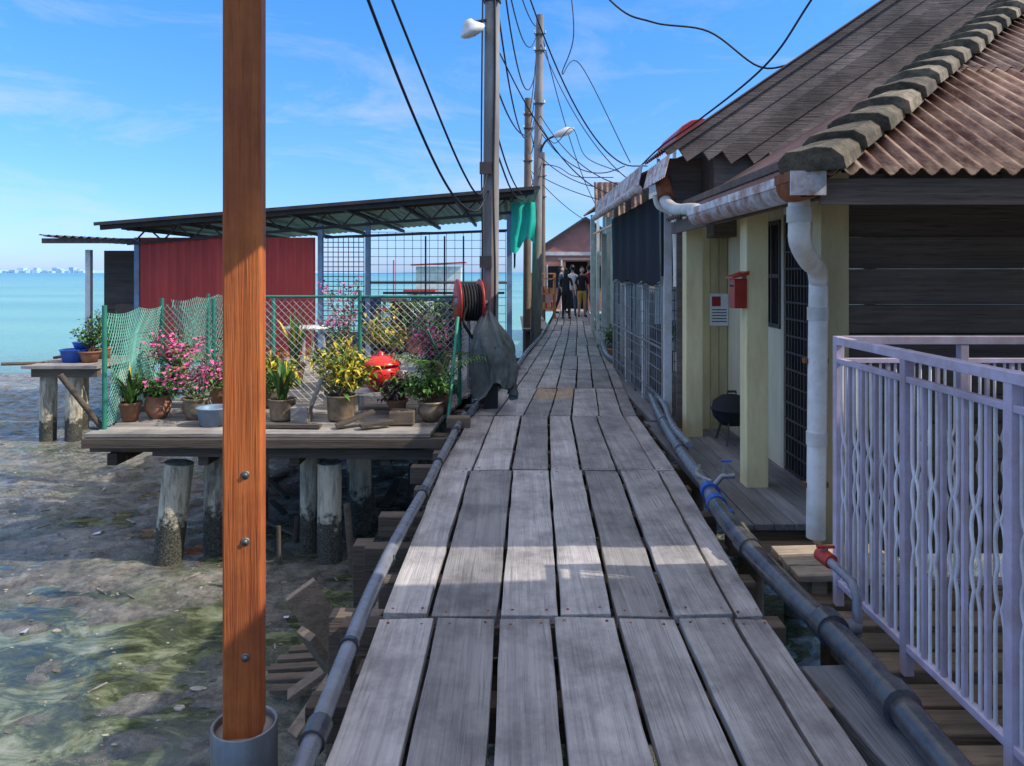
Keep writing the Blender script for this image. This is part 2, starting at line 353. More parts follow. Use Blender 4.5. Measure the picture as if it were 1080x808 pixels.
g=MB(); n=80; vs=[];fs=[]
for i in range(n+1):
    x=-3000+i*70; h=9+14*max(0,noise.noise(Vector((i*.13,0,3))))+3*noise.noise(Vector((i*.6,1,3)))
    vs+=[(x,2600,-3),(x,2700,h if x<-900 else max(-2,h*(1-(x+900)/500)))]
for i in range(n): fs.append((2*i,2*i+2,2*i+3,2*i+1))
g.add(vs,fs,0,.5,True); g.obj('hills',['farhill'])

# ---------------------------------------------------------------- boardwalk
LT=[(-2,-.6),(2.36,-.605),(3.33,-.6),(5.8,-.57),(8,-.44),(11.2,-.02),(19,.86),(27,1.55),(34,2.1)]
RT=[(-2,1.12),(2.36,1.12),(3.33,1.15),(5.8,1.29),(8,1.36),(11.2,1.62),(19,2.2),(27,2.85),(34,3.3)]
L_=lambda y:lerp(LT,y); R_=lambda y:lerp(RT,y)
bw=empty('boardwalk'); p=MB(); nl=MB(); jo=MB()
seg=[-1.6,.9,3.33,5.8,8,9.9,11.8,13.7,15.6,17.6,19.6,21.6,23.6,25.6,27.6,30,32]
for si,(y0,y1) in enumerate(zip(seg,seg[1:])):
    fr=[0,.138,.302,.454,.609,.761,.914,1]
    fr=[a+(U(-.012,.012) if 0<a<1 else 0) for a in fr]
    for i in range(7):
        g0=.006+R()*.009; e0=U(0,.016); e1=U(0,.016); dz=U(-.007,.003); tl=U(-.004,.004)
        ya=y0+.004+e0; yb=y1-.004-e1
        def X(y,f): return L_(y)+(R_(y)-L_(y))*f
        parts=[(ya,yb,None)]
        if si==4 and i in (2,3): parts=[(ya,9.1,None),(9.11,yb,.97)]
        for a,b,rv in parts:
            if i==0: a+=U(0,.05)
            xa0,xa1,xb0,xb1=X(a,fr[i])+g0,X(a,fr[i+1])-g0,X(b,fr[i])+g0,X(b,fr[i+1])-g0
            n=12; rr=R() if rv is None else rv
            wob=[U(-.0035,.0035) for _ in range(n+1)]
            vs=[];fs=[]
            for q in range(n+1):
                t=q/n; y=a+(b-a)*t; xl=xa0+(xb0-xa0)*t+wob[q]; xr=xa1+(xb1-xa1)*t-wob[-q-1]
                z=dz
                vs+=[(xl,y,z-.045),(xr,y,z-.045),(xr,y,z+tl),(xl,y,z-tl)]
            for q in range(n):
                o=q*4
                for c in range(4):
                    d=(c+1)%4; fs.append((o+c,o+d,o+4+d,o+4+c))
            fs.append((3,2,1,0)); fs.append((n*4,n*4+1,n*4+2,n*4+3))
            p.add(vs,fs,1 if rv else 0,rr)
            if y0<12:
                for yy in (a+.05,b-.05):
                    for ff in (.2,.8):
                        xx=X(yy,fr[i]+(fr[i+1]-fr[i])*(ff+U(-.05,.05))); nl.lathe((xx,yy+U(-.015,.015),dz-.004),[(.0,.0075),(.006,.0072),(.007,.004)],6)
p.obj('planks',['plank',woodmat('tan_plank',(.50,.39,.27),(.31,.23,.16),'Y',.75,.1)],bw,.004)
nl.obj('nails',['rust'],bw)
y=-1.5
while y<31:
    ext=U(.08,.3) if y<14 else .1
    jo.box(L_(y)-ext,R_(y)+U(.05,.12),y,y+.11,-.19,-.052); y+=U(.42,.62)
for f in (.12,.5,.88):
    for a,b in zip(seg,seg[1:]):
        X=lambda y:L_(y)+(R_(y)-L_(y))*f
        jo.beam((X(a),a,-.28),(X(b)-.0,b-.002,-.28),.12,.17)
jo.obj('joists',['joist'],bw,.006)
pl=MB()
for y in (1.2,3.6,5.9,8.3,10.8,13.5,16.5,20,24,28):
    for f in (.08,.9):
        x=L_(y)+(R_(y)-L_(y))*f
        pl.tube([(x,y,-1.8),(x+U(-.03,.03),y,-.37)],.085,14,0)
    pl.beam((L_(y)-.15,y,-.42),(R_(y)+.1,y,-.42),.14,.1,1)
pl.obj('piles',['pillar','joist'],bw)

pp=MB()
pts=[(L_(y)-.045+.02*math.sin(y*1.3),y,.032+.012*math.sin(y*2)) for y in arange(.9,7.9,.35)]
pts=spline(pts,3); pp.tube(pts,.034,12,0)
for y in (2.45,5.1,7.0):
    a=Vector((L_(y)-.045+.02*math.sin(y*1.3),y,.032+.012*math.sin(y*2))); pp.tube([a-Vector((0,.05,0)),a+Vector((.001,.05,0))],.045,12,1)
for y in (3.0,3.9,5.9):
    a=Vector((L_(y)-.045+.02*math.sin(y*1.3),y,.032)); pp.tube([a-Vector((0,.012,0)),a+Vector((0,.012,0))],.041,12,1)
pts=spline([(L_(y)-.0,y,.05) for y in (7.9,8.6,9.4)]+[(L_(10.4)+.06,10.4,.06),(L_(12)+.03,12,.06),(L_(14)+.0,14,.06),(L_(17),17,.05),(L_(21),21,.05)],6)
pp.tube(pts,.034,10,0)
pp.obj('drain_pipe',['greypipe','black'])
pp=MB()
rp=[(1.33,.6,.0),(1.35,2.0,.02),(1.355,2.9,.04),(1.32,3.4,.04),(1.29,3.9,.05),(1.27,4.3,.08),(1.30,4.75,.07)]
pp.tube(spline(rp,6),.055,14,0)
rp=[(1.30,4.75,.07),(1.36,5.15,.06),(1.40,5.9,.05),(1.48,7.0,.05),(1.58,8.0,.05),(1.72,9.2,.05),(1.82,10.4,.05),(1.78,12,.05),(1.72,13.3,.06),(1.95,16,.06),(2.2,18.6,.05),(2.5,22,.05)]
pp.tube(spline(rp,8),.05,14,1)
pp.tube(spline([(1.44,6.0,.15),(1.5,6.9,.12),(1.64,8,.13),(1.72,9.2,.1),(1.75,10.6,.1)],6),.03,10,1)
for c in ((1.30,4.72,.07),(1.335,5.0,.068)):
    c=Vector(c); pp.tube([c-Vector((0,.04,0)),c+Vector((.01,.04,0))],.064,14,2)
for y in (2.6,3.15,): pp.tube([(1.35,y-.045,.04),(1.35,y+.045,.04)],.07,14,0)
pp.tube([(1.285,3.98,.055),(1.28,4.08,.062)],.066,14,0); pp.tube([(1.42,6.2,.05),(1.43,6.3,.05)],.06,14,1); pp.tube([(1.52,7.4,.05),(1.53,7.5,.05)],.06,14,1)
pp.tube([(1.36,5.0,.1),(1.42,5.0,.17),(1.50,4.98,.18)],.02,8,3); pp.beam((1.44,4.99,.2),(1.44,4.99,.27),.02,.02,3); pp.beam((1.41,4.99,.275),(1.48,4.99,.275),.02,.010,2)
pp.tube(spline([(1.42,5.6,.08),(1.33,5.3,.1),(1.38,5.1,.1)],5),.018,8,3)
pp.tube(spline([(1.30,4.4,.13),(1.40,4.7,.02),(1.46,5.1,-.03),(1.5,5.6,-.03)],5),.012,8,2)
pp.obj('water_main_pipe',['black','greypipe','blue','steel'])
pp=MB()
pp.tube([(1.47,3.15,.0),(1.47,3.15,.17),(1.47,3.2,.21),(1.45,3.42,.23)],.02,10,0); pp.tube([(1.46,3.38,.225),(1.44,3.46,.235)],.034,12,1); pp.tube([(1.45,3.42,.25),(1.45,3.42,.275)],.012,8,0); pp.beam((1.41,3.42,.28),(1.49,3.42,.28),.02,.010,1)
pp.tube([(1.37,3.15,.04),(1.48,3.15,.04)],.03,10,0)
pp.obj('water_valve',['greypipe','redp'])

# ---------------------------------------------------------------- near wooden post with steel shoe
pe=empty('wooden_post'); g=MB()
rot=Matrix.Rotation(math.radians(9),3,'Z'); c=Vector((-.94,2.6,0)); vs=[]
for z in (-1.2,2.95):
    for a,b in ((-1,-1),(1,-1),(1,1),(-1,1)): vs.append(c+rot@Vector((a*.064,b*.05,z)))
g.hexa(vs,0,.6); g.obj('timber',['orange'],pe,.006)
g=MB(); g.lathe((c.x,c.y,0),[(.1,-.06),(.1,-.035),(.108,-.03),(.112,-.035),(.112,-.3),(.112,-1.8)],28,0); g.lathe((c.x,c.y,0),[(.1,-.06),(0,-.06)],28,1)
g.obj('steel_shoe',['steel','concrete'],pe)
g=MB()
nrm=rot@Vector((0,-1,0))
for z in (.85,.62,.22):
    q=c+rot@Vector((.012,-.05,0)); g.lathe((q.x,q.y,z),[(.015,0),(.015,.002),(.009,.0025)],12,0,None,nrm); g.lathe((q.x,q.y,z),[(.009,.002),(.009,.008),(0,.0085)],6,0,None,nrm)
g.obj('bolts',['bolt'],pe)

g=MB()
g.beam((-.95,4.8,-1.6),(-.96,4.8,-.2),.14,.12,0); g.beam((-1.32,4.6,-.42),(-1.05,4.75,-1.0),.05,.2,1)
g.beam((-1.2,4.3,-.55),(-.9,4.6,-1.25),.16,.05,1); g.beam((-1.42,4.7,-1.15),(-.7,4.9,-.7),.12,.04,1)
for i in range(5): g.beam((-1.7+U(-.1,.1),5.0+i*.13,-1.27),(-.7+U(-.1,.1),4.95+i*.14,-1.22+U(0,.04)),.08,.03,0)
g.beam((-.9,3.8,-1.6),(-.88,3.85,-.22),.12,.12,0)
g.beam((-1.0,6.3,-1.3),(-.55,6.1,-.25),.1,.1,0)
g.beam((-1.15,3.9,-.9),(-.7,4.4,-.35),.09,.05,1); g.beam((-1.6,5.6,-1.32),(-.9,6.4,-1.2),.1,.04,1)
for i in range(16):
    x=U(-2.4,-.7);y=U(5.9,9.5); g.tube([(x,y,-1.6),(x+U(-.08,.08),y+U(-.05,.05),U(-1.15,-.6))],U(.02,.04),7,0)
for i in range(14):
    x=U(-3.6,-.9);y=U(7.6,10.5);a=U(0,3.1);l=U(.3,1.0); g.beam((x,y,-1.33),(x+l*math.cos(a),y+l*math.sin(a),-1.27),U(.05,.12),.03,0)
g.obj('timber_debris',['joist','step'],None,.006)

g=MB()
y=1.6
while y<3.9:
    dz=U(-.03,0); g.box(1.46+U(-.03,.03),2.7,y,y+.15,-.16+dz,-.06+dz,0); y+=.2
g.obj('side_deck',['step'],None,.008)
g=MB()
for x in (1.6,2.3): g.box(x,x+.12,1.0,4.4,-.36,-.2)
for x in (1.66,2.36):
    for yy in (1.8,3.8): g.tube([(x,yy,-1.8),(x,yy,-.36)],.07,10,0)
g.obj('deck_beams',['joist'],None,.006)
g=MB(); g.beam((1.30,3.0,-.085),(1.42,1.4,-.085),.27,.09,0,.2); g.obj('loose_plank',['slate'],None,.01)
g=MB()
for i in range(3): g.beam((1.42,3.72+i*.14,.03+.0*i),(1.98,3.70+i*.14,.05),.125,.035)
g.beam((1.32,4.1,.01),(1.36,4.55,.0),.13,.03,1)
g.box(1.5,1.58,3.7,4.1,-.2,.01); g.box(1.8,1.88,3.7,4.1,-.2,.01)
g.obj('entrance_step',[woodmat('tan_step',(.52,.42,.31),(.31,.25,.18),'X'),'cream'],None,.005)

# ---------------------------------------------------------------- lilac railing: posts, straight bars, paired scroll bars
re=empty('metal_railing'); g=MB()
Y0,Y1,XR,ZB,ZT=.9,3.58,1.58,.04,1.21
for y in (3.58,2.96,2.33,1.7,1.0): g.box(XR-.02,XR+.02,y-.02,y+.02,-.06,ZT+.03,0)
g.box(XR-.022,XR+.022,Y0,Y1-.022,ZT-.01,ZT+.028,0); g.box(XR-.015,XR+.015,Y0,Y1-.022,ZB,ZB+.03,0); g.box(XR-.015,XR+.015,Y0,Y1-.022,ZT-.10,ZT-.075,0)
for x in arange(XR+.6,4.6,.6): g.box(x-.02,x+.02,Y1-.02,Y1+.02,-.06,ZT+.03,0)
g.box(XR+.022,4.2,Y1-.022,Y1+.022,ZT+.031-.04,ZT+.031,0); g.box(XR+.022,4.2,Y1-.015,Y1+.015,ZB,ZB+.03,0); g.box(XR+.022,4.2,Y1-.013,Y1+.013,ZT-.10,ZT-.075,0)
g.obj('frame',['rail'],re,.003)
g=MB()
def straight(x,y): g.box(x-.008,x+.008,y-.008,y+.008,ZB+.03,ZT-.10,1)
def pair(x,y,ax):
    for s in (-1,1):
        pts=[];n=40
        for k in range(n+1):
            t=k/n; z=ZB+.03+(ZT-.13-ZB)*t
            if .30<t<.72:
                u=(t-.30)/.42; o=.006+.019*abs(math.cos(u*math.pi*3))**.8
            else: o=.024
            o*=s; pts.append((x,y+o,z) if ax=='y' else (x+o,y,z))
        g.tube(pts,.0065,6,0)
for a,b in ((3.58,2.96),(2.96,2.33),(2.33,1.7),(1.7,1.0)):
    n=5
    for k in range(n):
        yc=a-(a-b)*(k+.5)/n; pair(XR,yc,'y')
        if k: straight(XR,a-(a-b)*k/n)
xq=[XR]+arange(XR+.6,4.6,.6)
for a,b in zip(xq,xq[1:]):
    for k in range(5):
        xc=a+(b-a)*(k+.5)/5; pair(xc,Y1,'x')
        if k: straight(a+(b-a)*k/5,Y1)
g.obj('balusters',['railw','rail'],re)

# ---------------------------------------------------------------- cream house (right)
H=empty('cream_house')
EX,EY,EZ,SL=1.50,3.65,2.05,.62
g=MB()
z=-.2
i=0
while z<2.25:
    h=U(.17,.23); o=.012*(i%2)
    g.hexa([(2.075,4.6-o,z),(7,4.6-o,z),(7,4.66,z),(2.075,4.66,z),(2.075,4.575-o,z+h-.006),(7,4.575-o,z+h-.006),(7,4.66,z+h-.006),(2.075,4.66,z+h-.006)],0); z+=h;i+=1
g.obj('plank_wall',['darkwood'],H)
g=MB()
g.box(1.90,2.07,4.545,4.675,-.2,2.16,0); g.box(2.225,2.30,4.68,5.52,-.1,2.3,1); g.box(2.225,2.30,6.06,6.12,-.1,2.3,1); g.box(2.225,2.3,6.12,6.52,-.1,1.08,1); g.box(2.225,2.3,6.12,6.52,1.98,2.3,1)
g.box(2.225,2.3,6.52,7.6,-.1,2.3,1); g.box(2.225,2.3,5.52,6.06,2.02,2.3,1)
g.obj('side_wall',['cream','creampale'],H)
g=MB(); x=1.86
while x<2.22: g.box(x,x+.085,7.6,7.63,-.1,2.3,0); x+=.09
g.box(1.7,2.3,7.632,7.66,-.1,2.3,1)
g.obj('board_wall',['cream','darkwood'],H,.004)
g=MB()
g.box(1.75,1.915,5.52,5.68,-.12,2.12,0,.9); g.box(1.70,1.865,7.22,7.38,-.12,2.2,0,.8)
g.box(1.70,1.87,3.9,7.7,2.2,2.26,1)
g.obj('columns',['cream','darkwood'],H,.006)
g=MB()
g.box(2.26,2.28,6.12,6.52,1.08,1.98,0); 
for zz in (1.08,1.5,1.95): g.box(2.215,2.25,6.12,6.52,zz,zz+.035,1)
for yy in (6.12,6.31,6.49): g.box(2.213,2.25,yy,yy+.03,1.08,1.98,1)
g.obj('window',['glass','darkmetal'],H)
g=MB()
g.box(2.29,2.31,5.52,6.06,-.1,2.02,1)
for k in range(9): g.box(2.235,2.25,5.535+k*.062,5.547+k*.062,-.06,2.0,0)
for k in range(16): g.box(2.232,2.253,5.53,6.05,-.05+k*.135,-.035+k*.135,0)
g.obj('grille_door',['darkmetal','dark'],H)
g=MB(); x=1.42
while x<2.2: g.box(x,x+.125,4.72,7.95,-.1,-.06+U(-.004,.003)); x+=.13
g.obj('porch_floor',['slate'],H,.004)
g=MB()
for yy in (4.75,6.2,7.6): g.box(1.4,2.6,yy,yy+.12,-.28,-.105)
for yy in (4.8,6.3,7.7):
    for xx in (1.55,2.4): g.tube([(xx,yy,-1.8),(xx,yy,-.28)],.08,10)
for k in range(5): g.beam((1.45,4.25+k*.1,-.12-.015*k),(2.2,4.27+k*.1,-.12-.015*k),.075,.05)
g.obj('floor_beams',['joist'],H)
g=MB(); pitch=.1; N=int(5.2/pitch*7)
def wavez(s): return .019*math.sin(2*math.pi*s/pitch)
for ti,(a0,b0) in enumerate(((0,1.5),(1.42,2.9),(2.82,9))):
    vs=[];fs=[];rr=R()
    for i in range(N+1):
        x=5.2*i/N; tb=min(b0,x); ta=min(a0,x)
        for k,t in enumerate((ta,tb)):
            vs.append((EX+x,EY+t,EZ+SL*t+wavez(x)+(.014 if (k==0 and ti) else 0)))
    for i in range(N):
        if 5.2*(i+1)/N>a0: fs.append((2*i,2*i+2,2*i+3,2*i+1))
    g.add(vs,fs,0,rr,True)
g.obj('front_roof',['roofA'],H,0,.006)
g=MB(); vs=[];fs=[]; LY=3.55; N=int(LY/pitch*6)
for i in range(N+1):
    y=LY*i/N
    for t in (0,y): vs.append((EX+t,EY+y,EZ+SL*t+wavez(y)))
for i in range(N): fs.append((2*i,2*i+1,2*i+3,2*i+2))
g.add(vs,fs,0,.5,True); g.obj('side_roof',['roofP'],H)
g=MB(); d=Vector((1,1,SL)).normalized(); c=Vector((EX-.04,EY-.04,EZ+.03)); s=0
side=Vector((1,-1,0)).normalized(); up=d.cross(side); up=up if up.z>0 else -up
while s<6.2:
    ln=U(.30,.34); j=side*U(-.014,.014)+up*U(-.004,.008)
    a=c+d*s+j+up*.028; b=c+d*(s+ln+.02)+j-up*.006
    vs=[];prof=[(-.15,-.06),(-.145,.0),(-.10,.036),(-.03,.046),(.03,.046),(.10,.036),(.145,.0),(.15,-.06)]
    for e,sc_ in ((a,1.12),(b,.90)):
        for u_,v_ in prof: vs.append(e+side*u_*sc_+up*(v_*sc_+U(-.006,.006)))
    m=len(prof)
    fs=[(k,(k+1)%m,m+(k+1)%m,m+k) for k in range(m)]+[tuple(range(m))[::-1],tuple(range(m,2*m))]
    g.add(vs,fs,0); s+=ln
g.obj('hip_ridge_tiles',['cap'],H,.006)
g=MB()
g.box(EX+.05,7,EY+.06,EY+.09,EZ-.16,EZ-.03,0); g.box(EX+.05,EX+.08,EY+.09,7.2,EZ-.13,EZ-.02,0)
for k in range(9):
    x=EX+.35+k*.6; l=min(.95,.25+k*.6); g.beam((x,EY+.1,EZ-.04),(x,EY+.1+l,EZ-.04+SL*l),.05,.08,0)
for k in range(5):
    yy=4.2+k*.6; l=min(.85,yy-EY-.25); g.beam((EX+.1,yy,EZ-.04),(EX+.1+l,yy,EZ-.04+SL*l),.05,.08,0)
g.quad((1.9,4.1,2.27),(7,4.62,2.30),(7,7.1,2.34),(1.9,7.1,2.28),0)
g.obj('fascia_and_rafters',['darkwood'],H)
g=MB()
def halfgutter(y0,y1,x,z,r=.075,mi=0):
    n=10;vs=[];fs=[]
    for y in (y0,y1):
        for rr in (r,r-.006):
            for k in range(n+1):
                t=math.pi+math.pi*k/n; vs.append((x+rr*math.cos(t),y,z+rr*math.sin(t)*1.05))
    m=n+1
    for k in range(n):
        fs.append((k,k+1,2*m+k+1,2*m+k)); fs.append((m+k,3*m+k,3*m+k+1,m+k+1)); fs.append((k,m+k,m+k+1,k+1))
    g.add(vs,fs,mi,None,True)
    g.box(x-r-.006,x-r+.006,y0,y1,z,z+.05,mi)
halfgutter(3.66,3.86,1.46,2.0,.085,1); halfgutter(3.86,5.9,1.48,2.0)
g.box(1.375,1.55,3.645,3.66,1.93,2.05,0)
g.obj('gutter',['gutter','rust'],H)
g=MB()
g.tube(spline([(1.50,3.86,1.95),(1.50,3.86,1.80),(1.52,3.9,1.70),(1.65,4.10,1.61),(1.79,4.36,1.58),(1.84,4.44,1.50),(1.845,4.455,1.36),(1.83,4.455,-.05)],6),.056,16,0)
for q,w_ in (((1.50,3.86,1.85),.064),((1.843,4.455,1.30),.062),((1.836,4.455,.55),.061)):
    q=Vector(q); g.tube([q-Vector((0,0,.04)),q+Vector((0,0,.04))],w_,16,0)
for zz in (1.0,.25): g.box(1.765,1.91,4.46,4.50,zz,zz+.03,1)
g.tube(spline([(1.50,5.85,2.02),(1.54,6.3,2.08),(1.56,7.0,2.14),(1.55,7.4,2.24),(1.54,7.6,2.40)],6),.06,14,0)
g.tube(spline([(1.50,7.7,2.35),(1.54,7.72,2.24),(1.68,7.7,2.15),(1.71,7.7,1.9),(1.72,7.7,1.4)],6),.04,12,0)
g.tube([(1.55,7.45,2.3),(1.55,7.6,2.5)],.085,12,1)
g.obj('downpipe',['white','rust'],H)

g=MB()
g.box(1.655,1.748,5.50,5.64,1.28,1.50,0); g.hexa([(1.635,5.48,1.50),(1.76,5.48,1.53),(1.76,5.66,1.53),(1.635,5.66,1.50),(1.635,5.48,1.515),(1.76,5.48,1.56),(1.76,5.66,1.56),(1.635,5.66,1.515)],0); g.box(1.65,1.656,5.53,5.61,1.44,1.455,1)
g.obj('mailbox',['redp','dark'],None,.004)
g=MB(); g.box(2.03,2.22,7.585,7.592,1.0,1.33,0); g.box(2.05,2.14,7.582,7.584,1.2,1.3,1)
for k in range(5): g.box(2.05,2.20,7.582,7.584,1.04+k*.03,1.048+k*.03,2)
g.obj('notice_poster',['paper','redp','dark'])
g=MB(); c=(2.08,7.0,.2)
g.lathe(c,[(0,-.1),(.1,-.09),(.17,-.02),(.19,.05),(.2,.055),(.19,.06),(.17,.13),(.1,.18),(0,.2)],20,0)
for k in range(3):
    t=k*2.1; g.beam((c[0]+.12*math.cos(t),c[1]+.12*math.sin(t),.14),(c[0]+.2*math.cos(t),c[1]+.2*math.sin(t),-.06),.015,.015,1)
g.beam((c[0]-.04,c[1],.42),(c[0]+.04,c[1],.42),.02,.02,1); g.beam((c[0]-.04,c[1],.39),(c[0]-.04,c[1],.42),.01,.01,1); g.beam((c[0]+.04,c[1],.39),(c[0]+.04,c[1],.42),.01,.01,1)
g.obj('kettle_barbecue',['blackcloth','darkmetal'])

# ---------------------------------------------------------------- timber house behind: gable verge of long boards parallel to the slope
H=empty('timber_house'); g=MB()
GY=7.22
dd=Vector((1,0,.68)).normalized(); pn=Vector((-dd.z,0,dd.x))
ztop=lambda x:2.76+.68*(x-1.62)
k=0; off=.0
while off<1.35:
    hgt=U(.13,.17); st=1.62+off*.95
    a=Vector((st,GY+(.018 if k%2 else 0),ztop(st)))-pn*(off*.86+hgt/2)
    g.beam(a,a+dd*6.5,.035,hgt-.008,0,None,(0,0,1)); off+=hgt; k+=1
g.beam(Vector((1.50,GY-.03,ztop(1.50)+.03)),Vector((7,GY-.03,ztop(7)+.03)),.05,.07,0,.05)
g.obj('verge_boards',['roofboard'],H)
g=MB(); corr(g,(1.46,GY-.08,ztop(1.46)+.085),(0,1,0),dd,1.0,7,.11,.015,0); g.obj('roof',['roofP'],H)
g=MB(); g.box(2.0,7,GY+.1,7.9,1.9,2.9,0); g.box(1.62,2.0,7.8,7.9,2.3,2.75,0); g.obj('walls',['darkwood'],H)
g=MB(); corr(g,(1.42,6.9,2.44),(0,1,0),(.25,0,1),1.1,.22,.09,.010,0); g.obj('white_awning',['gutter'],H)

# ---------------------------------------------------------------- neighbouring row house with dark awning
H=empty('row_house'); g=MB()
g.box(2.35,5.5,7.95,12.2,-.1,2.75,0); g.obj('walls',['bluewall'],H)
g=MB(); corr(g,(1.42,8.02,2.62),(0,1,0),(1,0,.42),4.1,4.2,.12,.02,0); g.obj('roof',['roofP'],H)
g=MB(); corr(g,(1.36,7.98,2.46),(0,1,0),(.2,0,1),4.2,.26,.09,.008,0); g.tube([(1.35,7.95,2.44),(1.35,12.1,2.44)],.05,10,0); g.obj('awning_fascia',['gutter'],H)
g=MB()
for yy in (8.05,9.4,10.8,12.1): g.box(1.66,1.74,yy,yy+.08,-.1,2.62,0)
g.obj('porch_posts',['white'],H)
g=MB(); x=1.5
while x<2.3: g.box(x,x+.125,8.0,12.2,-.1,-.05); x+=.13
for yy in (8.1,10,12): g.box(1.45,2.4,yy,yy+.1,-.3,-.105); g.tube([(1.6,yy,-1.8),(1.6,yy,-.3)],.08,8)
g.obj('porch_floor',['slate'],H)
g=MB(); vs=[];fs=[]; n=60
for i in range(n+1):
    y=8.1+3.9*i/n
    for j,z in enumerate((2.40,1.9,1.42+.03*math.sin(i*.9))): vs.append((1.61+.012*math.sin(i*.55+j*.3)*(j+.5),y,z))
for i in range(n):
    for j in range(2): fs.append((3*i+j,3*i+3+j,3*i+4+j,3*i+j+1))
g.add(vs,fs,0,.5,True)
vs=[];fs=[]
for i in range(13):
    x=1.63+.71*i/12
    for j,z in enumerate((2.40,1.9,1.5+.02*math.sin(i*1.3))): vs.append((x,8.08+.02*math.sin(i*.9),z))
for i in range(12):
    for j in range(2): fs.append((3*i+j,3*i+3+j,3*i+4+j,3*i+j+1))
g.add(vs,fs,0,.5,True)
g.obj('shade_cloth',['cloth'])
g=MB()
def grille(mb,x0,y0,x1,y1,z0,z1,st,mi=0,r=.006):
    L=math.hypot(x1-x0,y1-y0);n=int(L/st)
    for k in range(n+1):
        t=k/n;x=x0+(x1-x0)*t;y=y0+(y1-y0)*t; mb.tube([(x,y,z0),(x,y,z1)],r,5,mi,None,False)
    nz=int((z1-z0)/st)
    for k in range(nz+1):
        z=z0+(z1-z0)*k/nz; mb.tube([(x0,y0,z),(x1,y1,z)],r,5,mi,None,False)
grille(g,1.66,8.2,1.66,12,0,1.35,.14); grille(g,1.66,8.15,2.32,8.15,0,1.35,.11)
for q in ((1.66,8.15),(1.66,10),(1.66,12)): g.tube([(*q,-.1),(*q,1.4)],.02,8)
g.tube([(1.66,8.15,1.4),(1.66,12,1.4)],.018,8); g.tube([(1.66,8.15,.7),(1.66,12,.7)],.014,8)
g.obj('metal_fence',['steel'])
g=MB(); g.box(1.9,2.25,8.6,9.0,-.05,.35); g.box(1.95,2.2,8.65,8.95,.352,.6,1); g.box(1.88,2.3,9.4,9.9,-.05,.5,0); g.box(1.9,2.2,10.2,10.7,-.05,.8,0)
g.obj('storage_boxes',['step','bluewall'],None,.01)
g=MB(); vs=[];fs=[]
for i in range(41):
    for j in range(9):
        t=math.pi*j/8; vs.append((2.42+.36*math.cos(t),9.4+i*.03,3.16+.34*math.sin(t)+.012*math.sin(i*1.5)))
for i in range(40):
    for j in range(8): fs.append((9*i+j,9*i+9+j,9*i+10+j,9*i+j+1))
g.add(vs,fs,0,.5,True); g.add(vs[:9],[tuple(range(9))],0)
for s_ in (-.34,.34): g.box(2.42+s_-.02,2.42+s_+.02,9.45,9.49,2.7,3.16,1); g.box(2.42+s_-.02,2.42+s_+.02,10.5,10.54,2.7,3.16,1)
g.obj('red_barrel_canopy',['redp','white'])

def row(y0,y1,x0,hz,wallm,roofm,name='row_house',dep=4,slope=.45,eave=.35):
    H=empty(name); g=MB(); g.box(x0+.35,x0+dep,y0,y1,-.1,hz,0)
    x=x0+.35
    g.box(x-.02,x,y0+.5,y0+1.3,-.1,1.9,1); g.box(x-.02,x,y0+1.9,y0+2.8,.9,1.8,1); g.box(x-.03,x-.02,y0+1.85,y0+2.85,.85,.9,2)
    for yy in (y0+.1,y1-.2): g.box(x0+.02,x0+.12,yy,yy+.1,-.1,hz-.1,2)
    g.obj('walls',[wallm,'dark','white'],H)
    g=MB(); corr(g,(x0-eave*.4,y0-.15,hz-.1),(0,1,0),(1,0,slope),y1-y0+.3,2.5,.15,.025,0)
    vs=[(x0+2.1,y0-.12,hz+.85),(x0+4.3,y0-.12,hz-.1),(x0+4.3,y1+.12,hz-.1),(x0+2.1,y1+.12,hz+.85)]; g.quad(*vs)
    g.obj('roof',[roofm],H)
    g=MB(); g.add([(x0+.0,y0,hz-.12),(x0+4.0,y0,hz-.12),(x0+2.1,y0,hz+.82)],[(0,1,2)]); g.obj('gable',[wallm],H)
    g=MB(); xx=x0-.1
    g.box(xx,x0+.35,y0,y1,-.12,-.05)
    for yy in (y0+.3,y1-.3): g.tube([(x0+.1,yy,-1.8),(x0+.1,yy,-.12)],.08,8); g.tube([(x0+3,yy,-1.8),(x0+3,yy,-.12)],.08,8)
    g.obj('porch',['slate'],H)
row(12.6,15.6,1.85,2.45,'bluewall','sheetgrey')
row(16.2,19.6,2.05,3.15,'bluewall','roofA')
row(20,24.5,2.75,2.5,'creampale','roofP')
row(25,28.5,3.15,2.6,'bluewall','sheetgrey')
g=MB()
corr(g,(1.80,16.05,2.75),(1,0,0),(0,.25,1),1.1,.8,.12,.02,0,(0,-1,0)); g.beam((1.86,16.0,2.75),(1.86,16.0,0),.06,.06,1); g.obj('corrugated_panel',['roofA','white'])
H=empty('coral_house'); g=MB()
g.box(1.3,2.25,31,36,-.1,2.6,0); g.box(3.2,4.8,31,36,-.1,2.6,0); g.box(2.25,3.2,31,36,2.0,2.6,0); g.box(2.25,3.2,31.5,31.6,-.1,2.0,1)
g.add([(1.3,31,2.6),(4.8,31,2.6),(3.05,31,3.75)],[(0,1,2)],0)
g.box(1.5,2.1,30.96,30.998,.9,1.8,1); g.box(3.5,4.2,30.96,30.998,.9,1.8,1)
g.box(1.45,1.5,30.94,30.998,.85,1.85,3); g.box(2.1,2.15,30.94,30.998,.85,1.85,3); g.box(1.3,4.8,30.93,30.998,2.25,2.4,3)
for x in (1.1,2.2,3.3,4.6): g.tube([(x,33,-1.8),(x,33,-.1)],.1,8,2)
g.obj('walls',['pinkwall','dark','pillar','white'],H)
